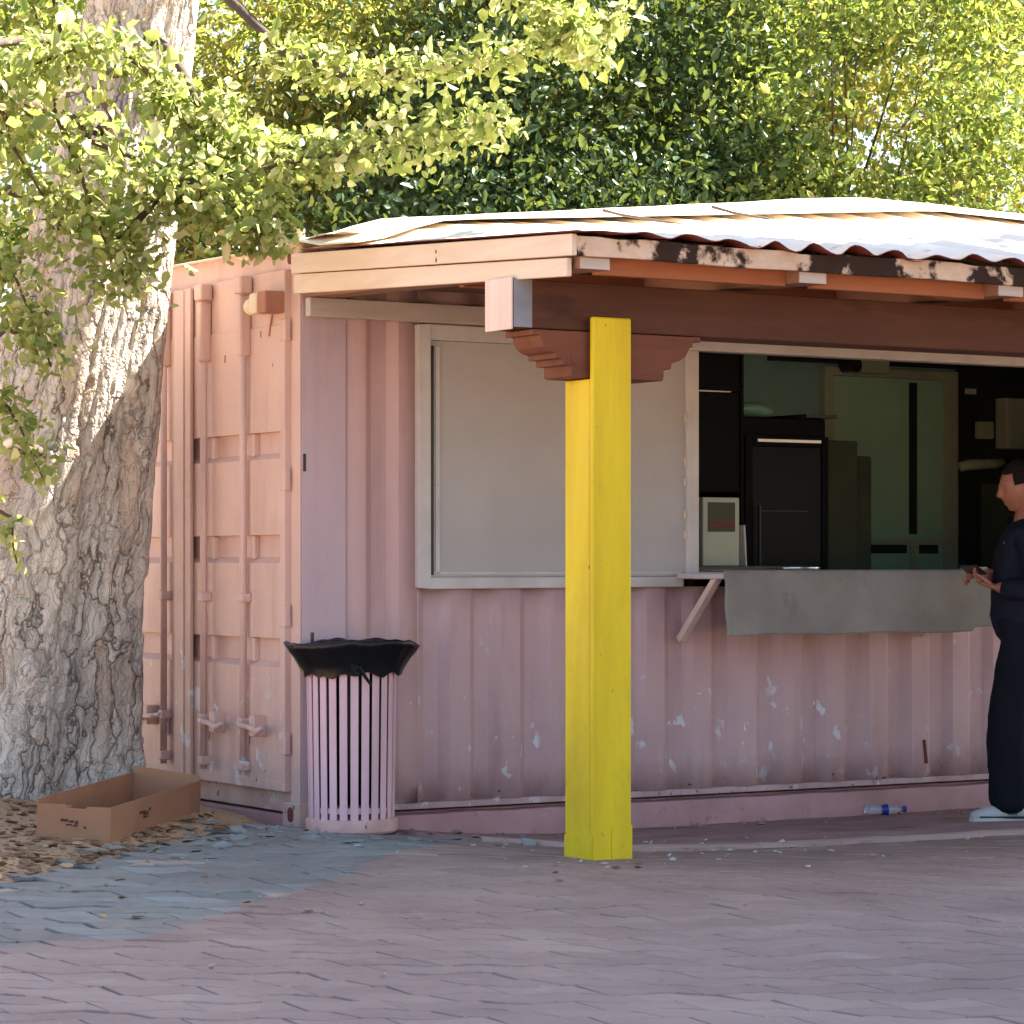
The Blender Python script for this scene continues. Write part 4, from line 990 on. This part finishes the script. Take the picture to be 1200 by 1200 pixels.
# ------------------------------------------------------------------ the man at the window
def skin_mesh(name, V, E, rad, sub=2, root=0):
    me = bpy.data.meshes.new(name); me.from_pydata(V, E, []); o = bpy.data.objects.new(name, me); COL.objects.link(o)
    o.modifiers.new('skin', 'SKIN'); sk = me.skin_vertices[0].data
    for i, r_ in enumerate(rad):
        sk[i].radius = r_ if isinstance(r_, tuple) else (r_, r_)
    sk[root].use_root = True
    s = o.modifiers.new('sub', 'SUBSURF'); s.levels = sub; s.render_levels = sub
    dg = bpy.context.evaluated_depsgraph_get(); dg.update(); m2 = bpy.data.meshes.new_from_object(o.evaluated_get(dg))
    bpy.data.objects.remove(o); return m2
def merge(name, meshes, mat, parent, warp=None):
    bm = bmesh.new()
    for m in meshes: bm.from_mesh(m)
    if warp:
        for v in bm.verts: v.co = warp(v.co)
    me = bpy.data.meshes.new(name); bm.to_mesh(me); bm.free(); me.materials.clear(); me.materials.append(mat)
    me.polygons.foreach_set('use_smooth', [True]*len(me.polygons)); me.polygons.foreach_set('material_index', [0]*len(me.polygons))
    o = bpy.data.objects.new(name, me); COL.objects.link(o)
    if parent: o.parent = parent
    return o
PX, PY = 3.33, -1.13
man = thing('person', 'man in dark shirt and black trousers holding a phone at the window', 'person', (PX, PY, G(PX, PY)+.016), math.atan2(.53, -.848)); man.scale = (1, 1, .97)
# joints: x forward, y his left (towards the camera), z up
J = dict(pel=(.0, 0, .95), bel=(.03, 0, 1.12), che=(0, 0, 1.32), nb=(-.02, 0, 1.46), nt=(.015, 0, 1.56),
  lh=(.03, .10, .90), lk=(.12, .12, .49), la=(.085, .12, .10), rh=(0, -.10, .90), rk=(-.03, -.12, .49), ra=(-.13, -.12, .10),
  ls=(-.01, .185, 1.42), le=(.0, .25, 1.14), lw=(.17, .12, 1.15), rs=(-.01, -.185, 1.42), re=(.02, -.25, 1.15), rw=(.17, -.03, 1.22))
def chain(names, radii, extra=None):
    V = [J[n] for n in names]; return V
names = list(J); ix = {n: i for i, n in enumerate(names)}
E_ = [('pel','bel'),('bel','che'),('che','nb'),('nb','nt'),('pel','lh'),('lh','lk'),('lk','la'),('pel','rh'),('rh','rk'),('rk','ra'),('che','ls'),('ls','le'),('le','lw'),('che','rs'),('rs','re'),('re','rw')]
rad = dict(pel=(.11,.09), bel=(.11,.09), che=(.12,.095), nb=.06, nt=.056, lh=.07, lk=.05, la=.038, rh=.08, rk=.055, ra=.038, ls=.045, le=.035, lw=.028, rs=.045, re=.035, rw=.028)
bodym = skin_mesh('b', [J[n] for n in names], [(ix[a], ix[b]) for a, b in E_], [rad[n] for n in names])
# head
hb = bmesh.new(); bmesh.ops.create_uvsphere(hb, u_segments=48, v_segments=36, radius=1)
HC = Vector((.022, 0, 1.645))
for v in hb.verts:
    x, y, z = v.co
    X, Yy, Z = x*.098, y*.076, z*.122
    if z < 0: X += .014*(-z)*(1 if x > -.2 else -.2); Yy *= 1-.28*(-z)**1.4; X = X*(1-.10*(-z)) if x < 0 else X
    if x > .3:
        fy = math.exp(-(Yy/.012)**2)
        X += .026*fy*math.exp(-((Z+.012)/.017)**2) + .012*fy*math.exp(-((Z-.012)/.02)**2)      # nose
        X += .006*math.exp(-((Z-.038)/.012)**2)                                               # brow
        X -= .007*math.exp(-((abs(Yy)-.030)/.014)**2-((Z-.018)/.012)**2)                       # eye sockets
        X += .010*math.exp(-(Yy/.022)**2)*(math.exp(-((Z+.046)/.006)**2)+math.exp(-((Z+.060)/.007)**2))   # lips
        X -= .004*math.exp(-(Yy/.03)**2-((Z+.053)/.004)**2)
        X += .012*math.exp(-(Yy/.024)**2-((Z+.094)/.016)**2)                                    # chin
    v.co = (X, Yy, Z)
for sgn in (1, -1):      # ears
    r0 = bmesh.ops.create_uvsphere(hb, u_segments=14, v_segments=10, radius=1)
    for v in r0['verts']: v.co = Vector((-.008+v.co.x*.020-.2*v.co.z*.03, sgn*(.072+v.co.y*.009+.008*max(0, -v.co.x)), -.005+v.co.z*.032))
Rm = Matrix.Rotation(R(16), 4, 'Y')
for v in hb.verts: v.co = Rm @ v.co + HC
hm = bpy.data.meshes.new('h'); hb.to_mesh(hm); hb.free()
# hands
def hand(wrist, fwd, up, curl, side, thumb_out=.9):
    w_ = Vector(wrist); f = Vector(fwd).normalized(); u = Vector(up); u = (u-f*u.dot(f)).normalized(); s = f.cross(u)*side   # s points to the thumb side
    out = []
    V = [w_-f*.02, w_+f*.035, w_+f*.085]; out.append(skin_mesh('p', V, [(0, 1), (1, 2)], [(.024, .018), (.036, .016), (.038, .014)]))
    for k3, (off, ln) in enumerate(((.030, .070), (.010, .080), (-.011, .074), (-.030, .058))):
        p = w_+f*.065+s*off; d_ = f.copy(); pts = [p, p+f*.022]; cc = curl[k3]
        ax = s
        for seg_ in (.42, .32, .26):
            d_ = (Matrix.Rotation(-cc*side, 3, ax) @ d_); pts.append(pts[-1]+d_*ln*seg_)
        out.append(skin_mesh('f', pts, [(i, i+1) for i in range(len(pts)-1)], [.009, .0095, .0085, .008, .0068]))
    p = w_+f*.02+s*.022; d_ = (f+s*thumb_out-u*.25).normalized(); pts = [p, p+d_*.03, p+d_*.055+f*.008, p+d_*.07+f*.028]
    out.append(skin_mesh('t', pts, [(0, 1), (1, 2), (2, 3)], [.014, .012, .010, .008]))
    return out
hl = hand((.165, .125, 1.15), (.75, -.35, .30), (.1, .3, -1), (.55, .6, .65, .7), 1)
hr = hand((.165, -.03, 1.225), (.9, .25, -.05), (.1, .5, .8), (.25, .6, .8, .85), -1)
merge('body', [bodym, hm]+hl+hr, M['skin'], man)
# hair cap
hb = bmesh.new(); bmesh.ops.create_uvsphere(hb, u_segments=40, v_segments=30, radius=1)
for v in hb.verts:
    x, y, z = v.co; v.co = (x*.106-.008, y*.084, z*.130+.004)
bmesh.ops.delete(hb, geom=[v for v in hb.verts if (v.co.x > .045 and v.co.z < .085-.2*abs(v.co.y)) or v.co.z < (-.06 if v.co.x < -.02 else .015-.0) ], context='VERTS')
for v in hb.verts: v.co = v.co*(1+.05*noise.noise(v.co*28)+.03*noise.noise(v.co*80)); v.co = Rm @ v.co + HC
hm2 = bpy.data.meshes.new('hh'); hb.to_mesh(hm2); hb.free()
hr_ = merge('hair', [hm2], M['hair'], man); s2 = hr_.modifiers.new('t', 'SOLIDIFY'); s2.thickness = .008; s2.offset = 0
MB().box((.098, .018, 1.672), (.104, .040, 1.677), ).build('eyebrow', M['hair'], man, .002)
for sg in (1, -1): MB().ell((.100, sg*.030, 1.652), (.010, .013, .007), 8).build('eye', M['dark'], man, smooth=True)
# clothes
def wr(a, s):
    def f(c): n_ = noise.noise_vector((c.x*s, c.y*s, c.z*s*.6)); return c+Vector(n_)*a
    return f
Vs = [(0, 0, .83), (.035, 0, 1.08), (.015, 0, 1.30), (-.012, 0, 1.42), (-.012, 0, 1.49), (-.012, .165, 1.42), (-.005, .25, 1.13), (.145, .135, 1.148), (-.012, -.165, 1.42), (.02, -.255, 1.15), (.15, -.05, 1.212)]
sh = skin_mesh('s', Vs, [(0, 1), (1, 2), (2, 3), (3, 4), (3, 5), (5, 6), (6, 7), (3, 8), (8, 9), (9, 10)], [(.19, .155), (.185, .155), (.19, .145), (.14, .11), (.078, .072), .092, .072, .056, .092, .072, .056])
merge('shirt', [sh], M['shirt'], man, lambda c: c+Vector((0,0,1)).cross(c-Vector((0,0,c.z)))*0+Vector((c.x, c.y, 0)).normalized()*(.010*noise.noise((c.x*6, c.y*6, c.z*22))+.012*noise.noise((c.x*9, c.y*9, c.z*9)))+Vector((0, 0, .006))*noise.noise(c*15))
Vt = [(.0, 0, 1.04), (.025, .098, .86), (.115, .118, .50), (.10, .12, .20), (.092, .12, .015), (-.01, -.098, .86), (-.045, -.12, .50), (-.10, -.12, .20), (-.118, -.12, .015)]
trs = skin_mesh('t', Vt, [(0, 1), (1, 2), (2, 3), (3, 4), (0, 5), (5, 6), (6, 7), (7, 8)], [(.125, .115), .124, .106, .100, .098, .124, .106, .100, .098])
merge('trousers', [trs], M['trousers'], man, lambda c: c+Vector((c.x, c.y-(.11 if c.y > 0 else -.11), 0)).normalized()*((.012+.012*max(0, .5-c.z))*noise.noise((c.x*7+3, c.y*7, c.z*16))+.010*noise.noise((c.x*12, c.y*12, c.z*7))))
tag_b = MB().ell((.115, .10, 1.365), (.012, .022, .012), 8).build('chest_emblem', M['shoegrey'], man, smooth=True)
for (fx, fy) in ((.085, .12), (-.125, -.12)):
    mb = MB(); secs = [(-.085, .028, .06), (-.06, .036, .095), (-.02, .038, .105), (.03, .040, .088), (.09, .045, .066), (.14, .044, .052), (.18, .034, .038), (.20, .012, .026)]
    n = 14
    for (xx, hw, hh) in secs:
        for i in range(n):
            q = math.pi*i/(n-1); mb.v.append((fx+xx, fy+hw*math.cos(q), .018+hh*max(0., math.sin(q))**.7))
    for j in range(len(secs)-1):
        for i in range(n-1): mb.f.append((j*n+i, j*n+i+1, (j+1)*n+i+1, (j+1)*n+i))
        mb.f.append((j*n+n-1, j*n, (j+1)*n, (j+1)*n+n-1))
    mb.f += [tuple(range(n)), tuple(range(len(secs)*n-1, (len(secs)-1)*n-1, -1))]
    so = mb.build('shoe', M['shoe'], man, smooth=True)
    sp_ = [(fx+a, fy+b) for a, b in ((-.092, 0), (-.08, .033), (0, .042), (.09, .05), (.15, .048), (.19, .034), (.208, 0), (.19, -.034), (.15, -.048), (.09, -.05), (0, -.042), (-.08, -.033))]
    MB().prism(sp_, 'z', .0, .022).build('sole', M['sole'], so, .004)
    MB().box((fx-.02, fy+.036, .035), (fx+.03, fy+.0435, .075)).box((fx-.088, fy-.02, .04), (fx-.075, fy+.03, .08)).build('side_stripe', M['shoegrey'], so, .003)
    for q in range(4): MB().box((fx+.02+.03*q, fy-.024, .098-.013*q), (fx+.034+.03*q, fy+.024, .104-.013*q)).build('lace', M['shoegrey'], so, .002)
    MB().box((fx-.07, fy-.042, .018), (fx+.16, fy+.046, .030)).build('foxing_line', M['dark'], so, .003)
ph = MB().box((-.037, -.075, -.004), (.037, .075, .004)).build('mobile_phone', M['dark'], None, .003)
ph.matrix_world = man.matrix_basis @ Matrix.Translation((.262, .045, 1.20)) @ Matrix.Rotation(R(25), 4, 'Z') @ Matrix.Rotation(R(-35), 4, 'Y')
mw = Matrix.Translation(man.location) @ Matrix.Rotation(man.rotation_euler.z, 4, 'Z')
ph.matrix_world = mw @ Matrix.Translation((.262, .045, 1.20)) @ Matrix.Rotation(R(25), 4, 'Z') @ Matrix.Rotation(R(-35), 4, 'Y')
tag(ph, 'black mobile phone held in the hands of the man', 'phone')
